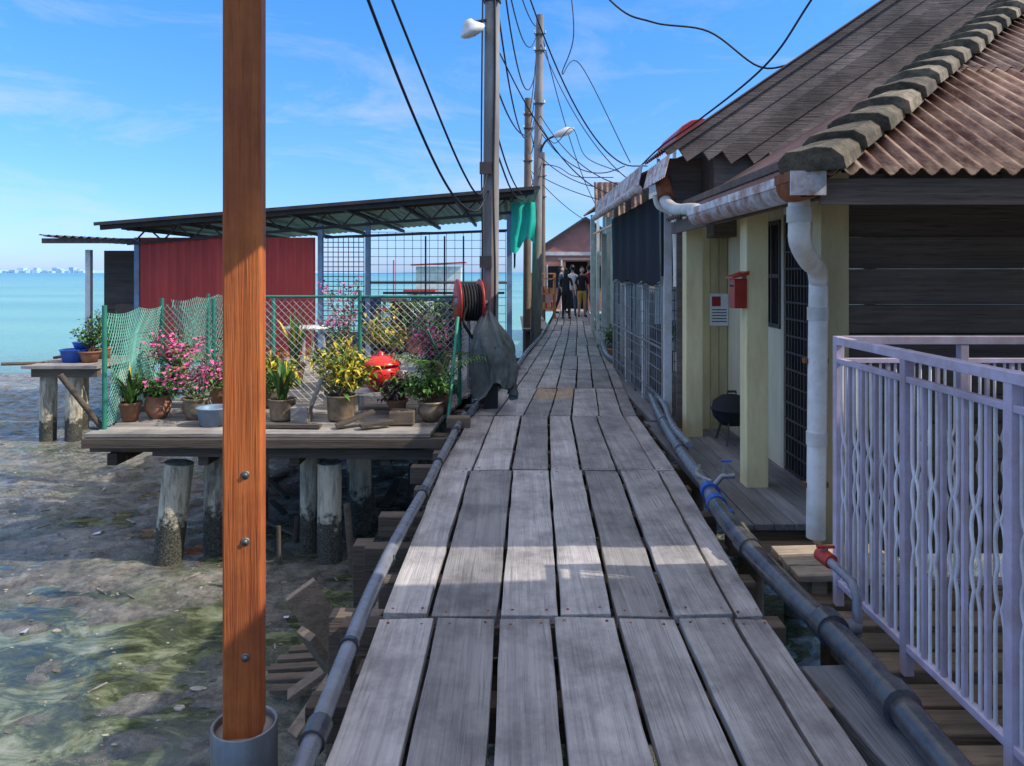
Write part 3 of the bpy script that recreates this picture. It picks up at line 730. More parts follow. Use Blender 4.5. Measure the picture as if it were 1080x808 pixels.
g=MB(); g.beam((1.0,33.5,2.45),(3.05,33.5,3.82),5.6,.08); g.beam((3.052,33.5,3.82),(5.1,33.5,2.45),5.6,.08)
g.obj('roof',['darkmetal'],H)
g=MB(); g.box(1.9,3.6,30.2,30.9,2.05,2.12,0); g.box(2.0,2.06,30.2,30.3,0,2.05,1); g.box(3.45,3.51,30.2,30.3,0,2.05,1); g.obj('porch_canopy',['sheetgrey','white'],H)
g=MB()
for x in (.95,1.75):
    for y in (24.6,25.2): g.box(x-.35,x-.29,y,y+.06,0,1.5,0)
for z in (.3,.8,1.3,1.48): g.box(.61,1.45,24.62,25.24,z,z+.04,0)
for k in range(8): g.box(.67+k*.09,.73+k*.09,24.75,24.9,.84,.98+U(0,.12),1+k%2)
for k in range(8): g.box(.67+k*.09,.73+k*.09,24.75,24.9,.34,.5+U(0,.12),1+(k+1)%2)
g.obj('display_rack',[woodmat('orange_rack',(.6,.28,.1),(.4,.16,.05),'Z'),'redp','yellowcloth'])
g=MB(); g.box(.3,1.1,21,27,-.12,-.06); g.obj('timber_landing',['deckx'])

# ---------------------------------------------------------------- people
def person(name,x,y,yaw,top,bottom,longhair=False,legs='long',pose=0,h=1.0):
    e=empty(name); V=[];E=[];Rr=[]
    def v(p,r,par=None):
        V.append(p);Rr.append(r)
        if par is not None:E.append((par,len(V)-1))
        return len(V)-1
    pel=v((0,0,.94),(.145,.10)); sp_=v((0,.005,1.10),(.125,.09),pel); ch=v((0,.0,1.30),(.15,.10),sp_); nb=v((0,.005,1.42),(.09,.07),ch); nk=v((0,-.005,1.50),(.05,.05),nb)
    v((0,-.015,1.56),(.048,.05),nk)
    for s in (-1,1):
        st=.12*s if pose==1 else .0
        hp=v((.085*s,0,.88),(.095,.10),pel); kn=v((.10*s,-.03-st,.49),(.062,.065),hp); an=v((.11*s,.03-st*1.6 if st else .03,.09),(.038,.04),kn); hl=v((.115*s,.02-st*1.6,.045),(.038,.04),an); v((.135*s,-.15-st*1.6,.03),(.04,.025),hl)
        sh=v((.165*s,.005,1.385),(.055,.055),nb)
        if pose==2 and s==1: el=v((.22,-.03,1.12),(.042,.042),sh); wr=v((.10,-.24,1.20),(.026,.028),el); dr=Vector((-.5,-.4,.35)).normalized()
        else: el=v((.235*s,.03,1.12),(.042,.042),sh); wr=v((.25*s,-.05,.89),(.026,.028),el); dr=Vector((0,-.25,-1)).normalized()
        w0=Vector(V[wr]); pa=v(tuple(w0+dr*.06),(.018,.034),wr)
        sd_=Vector((0,1,0)) if abs(dr.y)<.9 else Vector((1,0,0))
        for k,(o,l) in enumerate(((-.03,.062),(-.01,.075),(.01,.07),(.03,.052))):
            a=v(tuple(w0+dr*.095+sd_*o),(.009,.009),pa); b=v(tuple(w0+dr*(.095+l*.55)+sd_*o*1.1+Vector((-.006*s,0,0))),(.008,.008),a); v(tuple(w0+dr*(.095+l)+sd_*o*1.05+Vector((-.02*s,0,0))),(.0065,.0065),b)
        t1=v(tuple(w0+dr*.045-sd_*.04),(.010,.010),pa); v(tuple(w0+dr*.085-sd_*.055),(.008,.008),t1)
    me=bpy.data.meshes.new(name+'_b'); me.from_pydata(V,E,[]); me.update()
    ob=bpy.data.objects.new(name+'_tmp',me); COL.objects.link(ob)
    md=ob.modifiers.new('s','SKIN'); md.use_smooth_shade=True
    for i,r in enumerate(Rr): me.skin_vertices[0].data[i].radius=r
    me.skin_vertices[0].data[0].use_root=True
    sb=ob.modifiers.new('d','SUBSURF'); sb.levels=2; sb.render_levels=2
    dg=bpy.context.evaluated_depsgraph_get(); nm=bpy.data.meshes.new_from_object(ob.evaluated_get(dg)); bpy.data.objects.remove(ob)
    nm.materials.clear()
    for m in ('skin',top,bottom,'tyre'): nm.materials.append(M[m])
    kz={'long':.1,'short':.52}[legs]
    for p_ in nm.polygons:
        c=p_.center; i=0; p_.use_smooth=True
        if c.z>1.475: i=0
        elif c.z>.92 and abs(c.x)<.205 and (c.y>-.13): i=1
        elif c.z>1.16 and abs(c.x)>=.2: i=1
        elif c.z<.075: i=3
        elif c.z>kz and abs(c.x)<.2 and c.z<=.92 and not(abs(c.x)>.19): i=2
        p_.material_index=i
    b=bpy.data.objects.new('body',nm); COL.objects.link(b); b.parent=e
    g=MB(); hc=(0,-.02,1.655)
    g.ball(hc,(.073,.092,.112),0,12); g.ball((0,-.045,1.60),(.05,.06,.055),0,8)
    g.add([(-.014,-.105,1.635),(.014,-.105,1.635),(0,-.135,1.64),(0,-.108,1.685)],[(0,2,3),(2,1,3),(0,1,2)],0)
    for s in (-1,1):
        g.ball((.028*s,-.104,1.668),(.013,.006,.007),2,6); g.ball((.028*s,-.109,1.668),(.006,.004,.006),1,6); g.ball((.074*s,-.01,1.65),(.012,.022,.03),0,6); g.box(.014*s-.0,.044*s,-.11,-.104,1.688,1.692,1) if s>0 else g.box(-.044,-.014,-.11,-.104,1.688,1.692,1)
    g.ball((0,-.104,1.603),(.022,.008,.006),3,6)
    vs=[];fs=[];n=14
    for i in range(n+1):
        for j in range(2*n):
            ph=math.pi*i/n*.72; t=math.pi*j/n
            front=math.sin(t)<-.2
            pz=min(ph,1.05) if front else ph
            vs.append((.083*math.sin(pz)*math.cos(t),-.012+.100*math.sin(pz)*math.sin(t)+.004,1.662+.12*math.cos(pz)))
    for i in range(n):
        for j in range(2*n): fs.append((i*2*n+j,(i+1)*2*n+j,(i+1)*2*n+(j+1)%(2*n),i*2*n+(j+1)%(2*n)))
    g.add(vs,fs,1,.5,True)
    if longhair: g.ball((0,.055,1.54),(.075,.045,.16),1,8)
    g.obj('head',['skin','hair','whitecloth','redp'],e)
    e.location=(x,y,0); e.rotation_euler=(0,0,yaw); e.scale=(h,h,h)
person('person',1.80,24.6,2.9,'blackcloth','blackcloth',True,'long',2,.95)
person('person.001',2.42,25.6,.2,'blackcloth','yellowcloth',True,'short',0,.98)
person('person.002',2.14,26.2,3.0,'whitecloth','denim',False,'long',1,1.02)
person('person.003',2.92,28.2,3.4,'redp','denim',False,'long',0,1.03)
person('person.004',1.85,28.0,1.4,'denim','blackcloth',False,'long',1,1.0)

# ---------------------------------------------------------------- left deck
D=empty('timber_deck'); g=MB()
y=7.15
while y<13.9:
    dz=U(-.006,.004); 
    e=min(L_(y)-.3,-.62 if y<9.3 else L_(y)-.25)
    g.box(-4.1+U(-.06,.06)-(.0 if y<9 else 0),e,y,y+.15,-.05+dz,-.01+dz); y+=.157
g.obj('boards',['deckx'],D,.004)
g=MB()
g.box(-4.15,-.5,7.12,7.2,-.15,-.058); 
for yy in (7.35,8.6,10,11.5,13): g.box(-4.2,-.55,yy,yy+.14,-.24,-.075-.0)
for x in (-4.0,-3.1,-2.2,-1.3,-.75): g.box(x,x+.1,7.3,13.9,-.36,-.243)
g.beam((-3.5,7.22,-.19),(-.6,7.25,-.24),.06,.1)
g.obj('beams',['joist'],D,.006)
g=MB()
g.tube([(-3.50,7.42,-1.7),(-3.34,7.42,-.36)],.14,20); g.tube([(-3.12,7.75,-1.7),(-3.1,7.75,-.36)],.115,18); g.tube([(-2.95,8.6,-1.7),(-2.93,8.6,-.36)],.10,16)
g.tube([(-1.83,7.42,-1.7),(-1.83,7.42,-.36)],.12,20); g.tube([(-2.12,7.7,-1.7),(-2.12,7.7,-.36)],.085,16); g.tube([(-1.7,8.3,-1.7),(-1.7,8.3,-.36)],.12,18); g.tube([(-1.98,9.3,-1.7),(-1.98,9.3,-.36)],.09,16)
for x in (-3.9,-2.6,-1.2):
    for yy in (10,12.5): g.tube([(x,yy,-1.7),(x,yy,-.36)],.11,14)
g.obj('pillars',['pillar'],D)

def link(mb,p0,p1,z0,z1,st,r,mi=0,bow=0):
    p0=Vector(p0);p1=Vector(p1);L=(p1-p0).length;d=(p1-p0)/L;H_=z1-z0
    n=int((L+H_)/st)
    for k in range(n):
        for sg in (1,-1):
            a=-H_+k*st if sg==1 else k*st; 
            s0,s1=a,a+sg*H_; t0,t1=0,1
            if sg==1:
                if s0<0:t0=-s0/H_
                if s1>L:t1=(L-s0)/H_
            else:
                if s0>L:t0=(s0-L)/H_
                if s1<0:t1=s0/H_
            if t1<=t0: continue
            pts=[]
            m=4
            for q in range(m+1):
                t=t0+(t1-t0)*q/m; s=s0+sg*H_*t
                o=bow*math.sin(s*2.3+1)*math.sin(math.pi*t)
                A=p0+d*s+Vector((d.y,-d.x,0))*o
                zz=z0+H_*t-abs(bow)*.6*t*abs(math.sin(s*2.9))
                pts.append((A.x,A.y,zz))
            mb.tube(pts,r,3,mi,None,False)
F=empty('chain_link_fence'); g=MB()
link(g,(-3.0,8.75,0),(-.62,8.75,0),.02,1.25,.085,.0028,0,.02); link(g,(-.62,8.75,0),(-.35,13.4,0),.02,1.25,.1,.0028,0,.02)
g.obj('mesh',['wire'],F)
g=MB()
for q in ((-3.0,8.75),(-1.8,8.75),(-.62,8.75),(-.5,11),(-.35,13.4)): g.tube([(*q,0),(*q,1.32)],.024,10)
g.tube([(-3.0,8.75,1.26),(-.62,8.75,1.26)],.016,8); g.tube([(-.62,8.75,1.26),(-.35,13.4,1.26)],.016,8)
g.tube([(-.62,8.75,.05),(-.95,8.3,.9)],.012,6); g.tube([(-.66,7.6,0),(-.60,8.2,1.05)],.018,8)
g.obj('posts',['greenm'],F)
F=empty('netting_fence'); g=MB()
link(g,(-4.05,7.35,0),(-4.4,9.3,0),.0,1.15,.07,.0045,0,.07); link(g,(-4.4,9.3,0),(-3.0,9.3,0),.0,1.15,.08,.004,0,.06); link(g,(-4.38,9.5,0),(-4.8,13,0),.0,1.2,.1,.004,0,.06)
g.obj('mesh',['greennet'],F)
g=MB()
for q in ((-4.05,7.35),(-4.4,9.3),(-3.75,9.3),(-3.0,9.3),(-4.8,13),(-4.6,11.2)): g.tube([(*q,-.05),(*q,1.22)],.024,10)
g.tube([(-4.4,7.2,.55),(-3.9,7.5,-.35)],.03,10,1)
g.obj('posts',['greenm','joist'],F)

# ---------------------------------------------------------------- plants
def leaf(mb,p,d,l,w_,mi,droop=.3):
    d=Vector(d).normalized(); s=d.cross(Vector((U(-.3,.3),U(-.3,.3),1)));
    if s.length<.05: s=Vector((1,0,0))
    s=s.normalized(); p=Vector(p)
    m=p+d*l*.5; e=p+d*l-Vector((0,0,droop*l))
    up=s.cross(d)*w_*.25
    mb.add([p,m+s*w_/2+up,e,m-s*w_/2+up,m],[(0,4,1),(4,2,1),(0,3,4),(4,3,2)],mi)
def pot(mb,x,y,z,r,h,mi,style=0):
    if style==0: pr=[(0,.0),(r*.68,.0),(r*.95,h*.82),(r*.97,h*.84),(r*1.08,h*.85),(r*1.08,h),(r*.98,h),(r*.93,h*.9)]
    elif style==1: pr=[(0,0),(r*.6,0),(r*.85,h*.25),(r*1.0,h*.55),(r*.85,h*.85),(r*1.0,h*.93),(r*.98,h),(r*.85,h),(r*.8,h*.9)]
    else: pr=[(0,0),(r*.85,0),(r*.9,h*.1),(r*1.0,h*.93),(r*1.06,h*.95),(r*1.06,h),(r*.96,h),(r*.94,h*.9)]
    mb.lathe((x,y,z),pr,24,mi); mb.lathe((x,y,z),[(r*.95 if style!=1 else r*.82,h*.9),(0,h*.92)],24,2)
def plant(name,x,y,z,r,h,kind,H_,S,potm='terra',style=0):
    g=MB(); pot(g,x,y,z,r,h,0,style); t=z+h*.9
    mats=[potm,'stem','soil','leafd','leafm','leafy','pink','leafp']
    c=Vector((x,y,t))
    if kind in ('bush','pink','croton','purple'):
        nb=16 if kind!='croton' else 18
        for i in range(nb):
            a=U(0,6.28); rr=S*math.sqrt(R())*U(.8,1.2); e=c+Vector((rr*math.cos(a),rr*math.sin(a)*.9,H_*U(.4,1.08)*(1-.35*(rr/S)**2)))
            mid=c+(e-c)*.5+Vector((U(-.03,.03),U(-.03,.03),.06*H_)); pts=spline([c+Vector((U(-.03,.03),U(-.03,.03),-.02)),mid,e],4)
            g.tube(pts,[.007*(1-.6*k/(len(pts)-1)) for k in range(len(pts))],4,1,None,False)
            for k in range(32 if kind!='croton' else 24):
                q=pts[int(U(len(pts)*.35,len(pts)))%len(pts)]+Vector((U(-.06,.06),U(-.06,.06),U(-.05,.05)))*(1+S)
                b=Vector((U(-1,1),U(-1,1),U(-.3,1)))
                if kind=='bush': leaf(g,q,b,U(.05,.10),U(.025,.05),3 if R()<.4 else 4)
                elif kind=='croton': leaf(g,q,b,U(.09,.17),U(.035,.055),5 if R()<.62 else 4)
                elif kind=='purple': leaf(g,q,b,U(.06,.12),U(.03,.05),7 if R()<.5 else 4)
                else:
                    if k%2 and (q-c).z>.3*H_: leaf(g,q,b,U(.04,.065),U(.04,.06),6,.1)
                    else: leaf(g,q,b,U(.05,.08),U(.025,.04),4 if R()<.6 else 3)
    elif kind=='blade':
        for i in range(34):
            a=U(0,6.28); o=Vector((math.cos(a),math.sin(a),0)); l=H_*U(.6,1.1); w_=.022+.012*R()
            pts=[]; le=U(.2,.8)
            for k in range(6):
                u=k/5; pts.append(c+o*(.03+S*le*u**1.6)+Vector((0,0,l*u-l*.25*le*u**3)))
            sd_=Vector((-math.sin(a),math.cos(a),0)); vs=[];fs=[]
            for k,q in enumerate(pts):
                ww=w_*(1-(k/5)**2)+.001; vs+=[q-sd_*ww,q+sd_*ww]
            for k in range(5): fs.append((2*k,2*k+1,2*k+3,2*k+2))
            g.add(vs,fs,3 if R()<.4 else (4 if R()<.75 else 5))
    elif kind=='palm':
        for i in range(11):
            a=U(0,6.28);o=Vector((math.cos(a),math.sin(a),0));pts=[c+o*(S*u)+Vector((0,0,H_*(1.7*u-1.0*u*u))) for u in [k/8 for k in range(9)]]
            g.tube(pts,.005,4,4,None,False)
            for q,q2 in zip(pts[2:],pts[3:]):
                for s in (-1,1):
                    for u in (0,.5):
                        leaf(g,q+(q2-q)*u,o*.5+Vector((-o.y,o.x,0))*s+Vector((0,0,.1)),.16,.018,3 if R()<.5 else 4,.35)
    return g.obj(name,mats)
plant('potted_reed_plant',-4.0,7.75,0,.11,.19,'blade',.42,.5,'terra',0)
plant('potted_shrub',-3.78,7.9,0,.14,.24,'bush',.32,.26,'terra',1)
plant('bougainvillea_plant',-3.35,7.85,0,.15,.22,'pink',.46,.48,'glaze',1)
plant('potted_shrub.001',-2.85,7.95,0,.13,.2,'bush',.36,.28,'glaze',0)
plant('potted_agave_plant',-2.42,7.8,0,.14,.22,'blade',.5,.35,'glaze',2)
plant('croton_plant',-1.80,7.8,0,.155,.26,'croton',.60,.36,'glaze',2)
plant('potted_shrub.002',-.85,7.75,0,.14,.2,'bush',.42,.3,'glaze',1)
plant('potted_palm',-.80,8.15,0,.13,.25,'palm',.55,.5,'terra',0)
plant('bougainvillea_plant.001',-2.25,9.9,.25,.18,.3,'pink',1.0,.42,'terra',0)
plant('croton_plant.001',-1.75,10.0,.2,.15,.26,'croton',.62,.35,'terra',0)
plant('potted_shrub.003',-1.35,10.4,.4,.15,.25,'bush',.6,.38,'terra',0)
plant('purple_leaf_plant',-.95,9.6,.2,.15,.25,'purple',.6,.35,'terra',0)
plant('bougainvillea_plant.002',-3.9,8.6,.25,.14,.22,'pink',.38,.4,'terra',0)
plant('potted_reed_plant.001',-3.0,10.2,0,.15,.3,'blade',.8,.4,'terra',0)
plant('croton_plant.002',-2.25,9.3,0,.15,.26,'croton',.5,.3,'glaze',0)
plant('potted_palm.001',-1.15,10.8,.2,.15,.3,'palm',.9,.5,'terra',0)
plant('potted_shrub.004',-3.6,10.2,0,.15,.28,'bush',.6,.38,'terra',0)
plant('bougainvillea_plant.003',-.95,8.95,.1,.13,.24,'pink',.7,.28,'terra',0)
plant('bougainvillea_plant.004',-3.35,8.55,.0,.14,.24,'pink',.42,.34,'terra',1)
plant('potted_shrub.009',-1.25,8.05,0,.11,.17,'purple',.28,.2,'terra',0)
plant('potted_shrub.010',-2.75,8.5,0,.13,.22,'croton',.4,.26,'glaze',1)
plant('potted_shrub.005',2.0,8.6,.6,.1,.15,'bush',.3,.2,'terra',0)
plant('potted_shrub.008',1.84,13.2,-.05,.15,.25,'bush',.5,.25,'terra',0)
g=MB(); c=(-1.50,8.45,.22)
q=1.08
g.lathe(c,[(0,-.02*q),(.12*q,0),(.19*q,.07*q),(.215*q,.15*q),(.2*q,.22*q),(.17*q,.25*q),(.215*q,.255*q),(.215*q,.27*q),(.17*q,.31*q),(.09*q,.345*q),(.03*q,.35*q),(.04*q,.38*q),(0,.4*q)],28,0); g.obj('red_urn',['redlaq'])
g=MB()
for x0,x1,y0,y1,z in ((-1.8,-1.2,8.27,8.65,.20),(-1.6,-.6,9.35,10.9,.19),(-4.1,-3.6,8.4,8.8,.24),(-2.5,-2.0,9.65,10.1,.248),(-1.95,-1.62,9.8,10.2,.198)):
    g.box(x0,x1,y0,y1,z-.03,z)
    for a in (x0+.03,x1-.07):
        for b in (y0+.03,y1-.07): g.box(a,a+.04,b,b+.04,-.01,z-.031)
g.box(-1.55,-1.15,10.2,10.6,.37,.398); g.box(-1.5,-1.45,10.3,10.35,.192,.37); g.box(-1.25,-1.2,10.3,10.35,.192,.37)
g.obj('plant_stand',['white'])
g=MB(); g.lathe((-3.05,7.55,-.008),[(0,0),(.13,0),(.16,.17),(.17,.175),(.165,.185),(.15,.17),(.12,.02),(0,.02)],22,0); g.obj('wash_tub',['bluesteel'])
g=MB(); g.box(-2.28,-2.1,7.6,7.8,-.004,.16); g.beam((-2.2,7.95,.0),(-2.05,8.0,.42),.2,.03); g.obj('timber_block',['deckx'],None,.008)
g=MB(); g.box(-1.25,-1.0,7.5,7.72,-.004,.13); g.box(-.4-.25,-.42,7.35,7.5,-.004,.1); g.obj('wooden_crate',['step'],None,.006)
g=MB(); g.beam((-1.75,7.35,.02),(-1.4,7.5,.14),.12,.03); g.beam((-1.5,7.3,.03),(-1.2,7.45,.05),.1,.03); g.beam((-2.7,7.4,.02),(-1.9,7.35,.02),.07,.035);g.obj('loose_boards',['joist'],None,.004)
g=MB()
g.lathe((-3.0,10.9,.72),[(0,0),(.35,0),(.35,.03),(0,.03)],24,0)
for k in range(4): g.beam((-3+.2*math.cos(k*1.57),10.9+.2*math.sin(k*1.57),.72),(-3+.3*math.cos(k*1.57),10.9+.3*math.sin(k*1.57),0),.03,.03,0)
g.obj('round_table',['white'])

# ---------------------------------------------------------------- left shed
S=empty('metal_shed'); g=MB()
SY=13.9
corr(g,(-7.0,SY,-.1),(1,0,0),(0,0,1),3.3,2.3,.16,.022,0,(0,-1,0))
g.obj('red_wall',['redsheet'],S)
g=MB()
for x,zt in ((-7.08,2.2),(-3.64,2.45),(-2.75,2.5),(-.1,2.7)): g.box(x,x+.09,SY-.05,SY+.04,-.1,zt,0)
g.box(-.05,0.0,SY+.05,20.5,-.1,2.6,0)
g.obj('frame',['bluesteel'],S)
g=MB()
def rz(x): return 2.27+(x+7.3)*.082
vs=[];fs=[]; N=400
for i in range(N+1):
    x=-7.45+7.95*i/N; h=.012*math.sin(i*math.pi*2/8)
    for yy in (SY-.7,20.6): vs.append((x,yy,rz(x)+.16+h))
for i in range(N): fs.append((2*i,2*i+2,2*i+3,2*i+1))
g.add(vs,fs,0,.5,True)
g.beam((-7.45,SY-.72,rz(-7.45)+.15),(.5,SY-.72,rz(.5)+.15),.03,.06,1)
g.obj('roof',['sheetgrey','darkmetal'],S)
g=MB()
g.beam((-7.4,SY-.6,rz(-7.4)+.09),(.4,SY-.6,rz(.4)+.09),.05,.09,0)
g.beam((-7.2,SY-.05,rz(-7.2)+.07),(.1,SY-.05,rz(.1)+.07),.05,.05,0); g.beam((-7.2,SY-.05,rz(-7.2)-.2),(.1,SY-.05,rz(.1)-.2),.05,.05,0)
x=-7.1;k=0
while x<0:
    g.beam((x,SY-.05,rz(x)+(.07 if k%2 else -.2)),(x+.28,SY-.05,rz(x+.28)+(-.2 if k%2 else .07)),.025,.025,0); x+=.28;k+=1
for k in range(8):
    x=-7+k; g.beam((x,SY-.6,rz(x)+.06),(x,20.5,rz(x)+.06),.06,.08,0)
g.obj('truss',['darkmetal'],S)
g=MB(); grille(g,-3.55,SY-.02,-2.78,SY-.02,.0,2.2,.09,0,.008)
grille(g,-2.66,SY-.02,-.12,SY-.02,.0,2.3,.15,0,.005)
g.tube([(-2.66,SY-.05,1.35),(-.1,SY-.05,1.35)],.02,8); g.tube([(-3.5,SY-.05,2.2),(-.1,SY-.05,2.33)],.025,8)
g.obj('wire_cage',['darkmetal'],S)
g=MB(); vs=[];fs=[]
for i in range(20):
    for j,z in enumerate((2.75,2.4,2.0,1.65)): vs.append((.06+.02*math.sin(i*.8+j),SY+.2+i*.24,z-(.03*math.sin(i*.7) if j==3 else 0)))
for i in range(19):
    for j in range(3): fs.append((4*i+j,4*i+4+j,4*i+5+j,4*i+j+1))
g.add(vs,fs,0,.4,True)
vs=[];fs=[]
for i in range(13):
    x=-.02+.45*i/12
    for j,z in enumerate((2.85,2.5,2.2,1.95-.1*math.sin(i*.6)+.2*(i/12))): vs.append((x+.02*math.sin(j*2),SY-.15+.045*math.sin(i*1.1+j),z))
for i in range(12):
    for j in range(3): fs.append((4*i+j,4*i+4+j,4*i+5+j,4*i+j+1))
g.add(vs,fs,0,.4,True); g.obj('tarpaulin_sheet',['teal'],S)
g=MB(); g.box(-7.2,.0,SY-.1,20.6,-.16,-.105)
for x in (-7,-5.2,-3.5,-1.8,-.3):
    for yy in (14.2,17,20): g.tube([(x,yy,-1.8),(x,yy,-.16)],.12,12,1)
g.obj('floor',['joist','pillar'],S)
g=MB()
g.box(-3.3,-2.9,16,16.4,-.1,1.0,0); g.box(-1.9,-1.2,18,18.6,-.1,.9,1)
for k in range(4): g.box(-2.3+k*.5,-2.26+k*.5,19.5,19.55,-.1,2.5,0)
g.tube([(-3.4,19.5,1.0),(-.2,19.5,1.0)],.03,8,0)
g.box(-2.5,-2.1,15.2,15.5,-.1,.95,2); g.box(-1.1,-.7,15.5,15.9,-.1,1.1,1); g.box(-2.0,-1.4,16.5,16.9,.9,1.0,3)
for a in (-1.98,-1.46): g.box(a,a+.04,16.52,16.56,-.1,.9,3)
g.obj('stored_goods',['bluesteel','deckx','redp','white'],S)
H=empty('small_hut'); g=MB()
g.box(-8.55,-7.35,15.5,15.56,-.1,2.0,0); g.box(-8.6,-8.5,14.9,15.0,-.1,2.0,1); g.box(-8.05,-7.35,15.0,15.5,-.1,.9,0)
g.box(-7.4,-7.3,14.9,15.5,-.1,2.0,0); g.obj('walls',['darkwood','white'],H)
g=MB(); corr(g,(-9.35,14.6,2.28),(1,0,-.05),(0,1,-.02),2.1,2.4,.16,.025,0); g.box(-9.3,-7.3,14.62,14.68,2.12,2.22,0); g.obj('roof',['darkmetal'],H)
g=MB(); g.box(-9,-7.2,14.5,17,-.18,-.105); 
for x in (-8.8,-7.5): g.tube([(x,14.8,-1.8),(x,14.8,-.18)],.12,12,1)
g.obj('floor',['joist','pillar'],H)
H=empty('pier_stub'); g=MB()
for k in range(8): g.box(-8.1+U(-.1,.05),-6.85,12.2+k*.2,12.38+k*.2,-.05,0,0)
g.box(-8.0,-6.9,12.3,12.42,-.2,-.052,1); g.box(-8.0,-6.9,13.4,13.52,-.2,-.052,1); g.tube([(-7.95,12.7,-.01),(-8.5,12.3,.02)],.03,6,1)
g.obj('boards',['deckx','joist'],H)
g=MB(); 
for x in (-7.85,-7.42): g.tube([(x,12.5,-1.7),(x+.02,12.5,-.2)],.13,18)
g.tube([(-7.1,13.4,-1.7),(-7.1,13.4,-.2)],.12,14); g.tube([(-7.8,13.4,-1.7),(-7.8,13.4,-.2)],.12,14)
g.obj('pillars',['pillar'],H)
g=MB(); g.lathe((-7.55,12.8,0),[(0,0),(.2,0),(.24,.2),(.26,.21),(.25,.22),(.22,.2),(0,.18)],20,0); g.lathe((-7.45,12.9,.215),[(0,0),(.15,0),(.2,.12),(.19,.12),(0,.1)],20,0); g.obj('blue_basin',['blue'])
plant('potted_shrub.006',-7.25,12.7,0,.17,.2,'bush',.6,.28,'terra',0)
plant('potted_shrub.007',-7.35,13.3,0,.15,.2,'bush',.8,.25,'terra',0)

def hull(mb,x,y,z,L,B,Hh,mi,rim):
    n=14;prof=[]
    for i in range(n+1):
        t=i/n; bw_=B/2*math.sin(math.pi*min(1,.12+t*.88))**.6 if t<1 else 0.01
        sheer=Hh+.35*(2*t-1)**2
        prof.append([(x-L/2+L*t,y-bw_,z+sheer),(x-L/2+L*t,y-bw_*.6,z),(x-L/2+L*t,y+bw_*.6,z),(x-L/2+L*t,y+bw_,z+sheer)])
    vs=[q for p_ in prof for q in p_]; fs=[]
    for i in range(n):
        for j in range(3): fs.append((4*i+j,4*i+4+j,4*i+5+j,4*i+j+1))
    mb.add(vs,fs,mi,.5,True); mb.tube([p_[0] for p_ in prof],.05,6,rim); mb.tube([p_[3] for p_ in prof],.05,6,rim)
g=MB()
hull(g,-5.2,40,-1.5,6,1.8,.9,0,1); g.box(-5.6,-4.3,39.6,40.5,-.9,.5,0); g.box(-5.8,-4.1,39.4,40.7,.5,.6,1); g.box(-5.4,-4.6,39.58,39.6,-.2,.3,2); g.tube([(-6.4,40,-1),(-6.4,40,2.2)],.04,6,1)
g.obj('fishing_boat',['railw','redp','glass'])
g=MB(); hull(g,-75,180,-1.5,9,2.6,1.0,0,1); g.box(-77,-74,179.4,180.8,-.7,1.2,1); g.obj('fishing_boat.001',['bluesteel','white'])
H=empty('far_pier'); g=MB(); g.box(-9,-1.5,46,47.5,-.3,-.1,0)
for k in range(10): g.tube([(-8.8+k*.8,46.3,-2.2),(-8.8+k*.8,46.3,-.3)],.1,8,0)
g.box(-6,-3.2,46.2,47.3,-.1,1.9,1); g.beam((-6.3,46.8,2.0),(-2.9,46.8,2.15),1.8,.08,2); g.obj('pier',['joist','white','redp'],H)

# ---------------------------------------------------------------- utility poles, lamps, wires
def pole(name,x,y,h,r0,r1,m,extra=None,lean=0):
    g=MB(); n=10; g.tube([(x+lean*t/n,y,-1.7+(h+1.7)*t/n) for t in range(n+1)],[r0+(r1-r0)*t/n for t in range(n+1)],16,0)
    for z in (h-.5,h-.9,h*.72):
        cx_=x+lean*(z+1.7)/(h+1.7)
        g.tube([(cx_,y,z),(cx_,y,z+.04)],r1*1.25,14,1)
        g.beam((cx_-.14,y-r1-.01,z+.02),(cx_+.14,y-r1-.01,z+.02),.02,.02,1)
        for s in (-.13,.13): g.lathe((cx_+s,y-r1-.01,z+.03),[(.018,0),(.024,.02),(.016,.035),(.022,.05),(.01,.07)],8,2)
    if extra: extra(g)
    g.obj(name,[m,'darkmetal','white','cable'])
def ex1(g):
    for z in (1.6,2.7): g.box(-.38,-.24,8.655,8.70,z,z+.14,1)
    g.tube(spline([(-.22,8.68,.3),(-.20,8.68,1.5),(-.22,8.69,2.6),(-.2,8.70,4.0),(-.21,8.7,6)],5),.014,6,3); g.tube(spline([(-.36,8.72,1.0),(-.35,8.71,2.0),(-.36,8.71,3.2),(-.33,8.71,6)],5),.011,6,3)
pole('utility_pole',-.28,8.8,6.6,.105,.085,'concrete',ex1,.06)
pole('utility_pole.001',.56,18,7.8,.13,.09,'concrete',None,.12)
pole('utility_pole.002',.42,21.5,6.6,.12,.10,'polewood',None,.05)
pole('utility_pole.003',1.15,27.5,6.0,.1,.08,'polewood',None,.0)
g=MB()
g.tube([(-.24,8.78,4.55),(-.42,8.72,4.5)],.02,8,1); g.lathe((-.46,8.7,4.38),[(0,.15),(.05,.14),(.07,.10),(.15,.03),(.16,0),(.13,-.03),(.08,-.05),(0,-.06)],20,0,None,(-.5,-.3,1)); g.obj('street_lamp',['white','darkmetal'])
g=MB()
g.tube(spline([(.62,17.95,4.3),(.8,17.9,4.7),(1.05,17.85,4.85)],5),.025,8,1)
pts=[(1.0,17.85,4.83),(1.15,17.84,4.88),(1.35,17.83,4.96),(1.5,17.82,5.0)]; g.tube(pts,[.04,.09,.10,.03],12,0); g.obj('street_lamp.001',['white','darkmetal'])
g=MB()
def wire(pts,r=.011,k=9): g.tube(spline(pts,k),r,5,0)
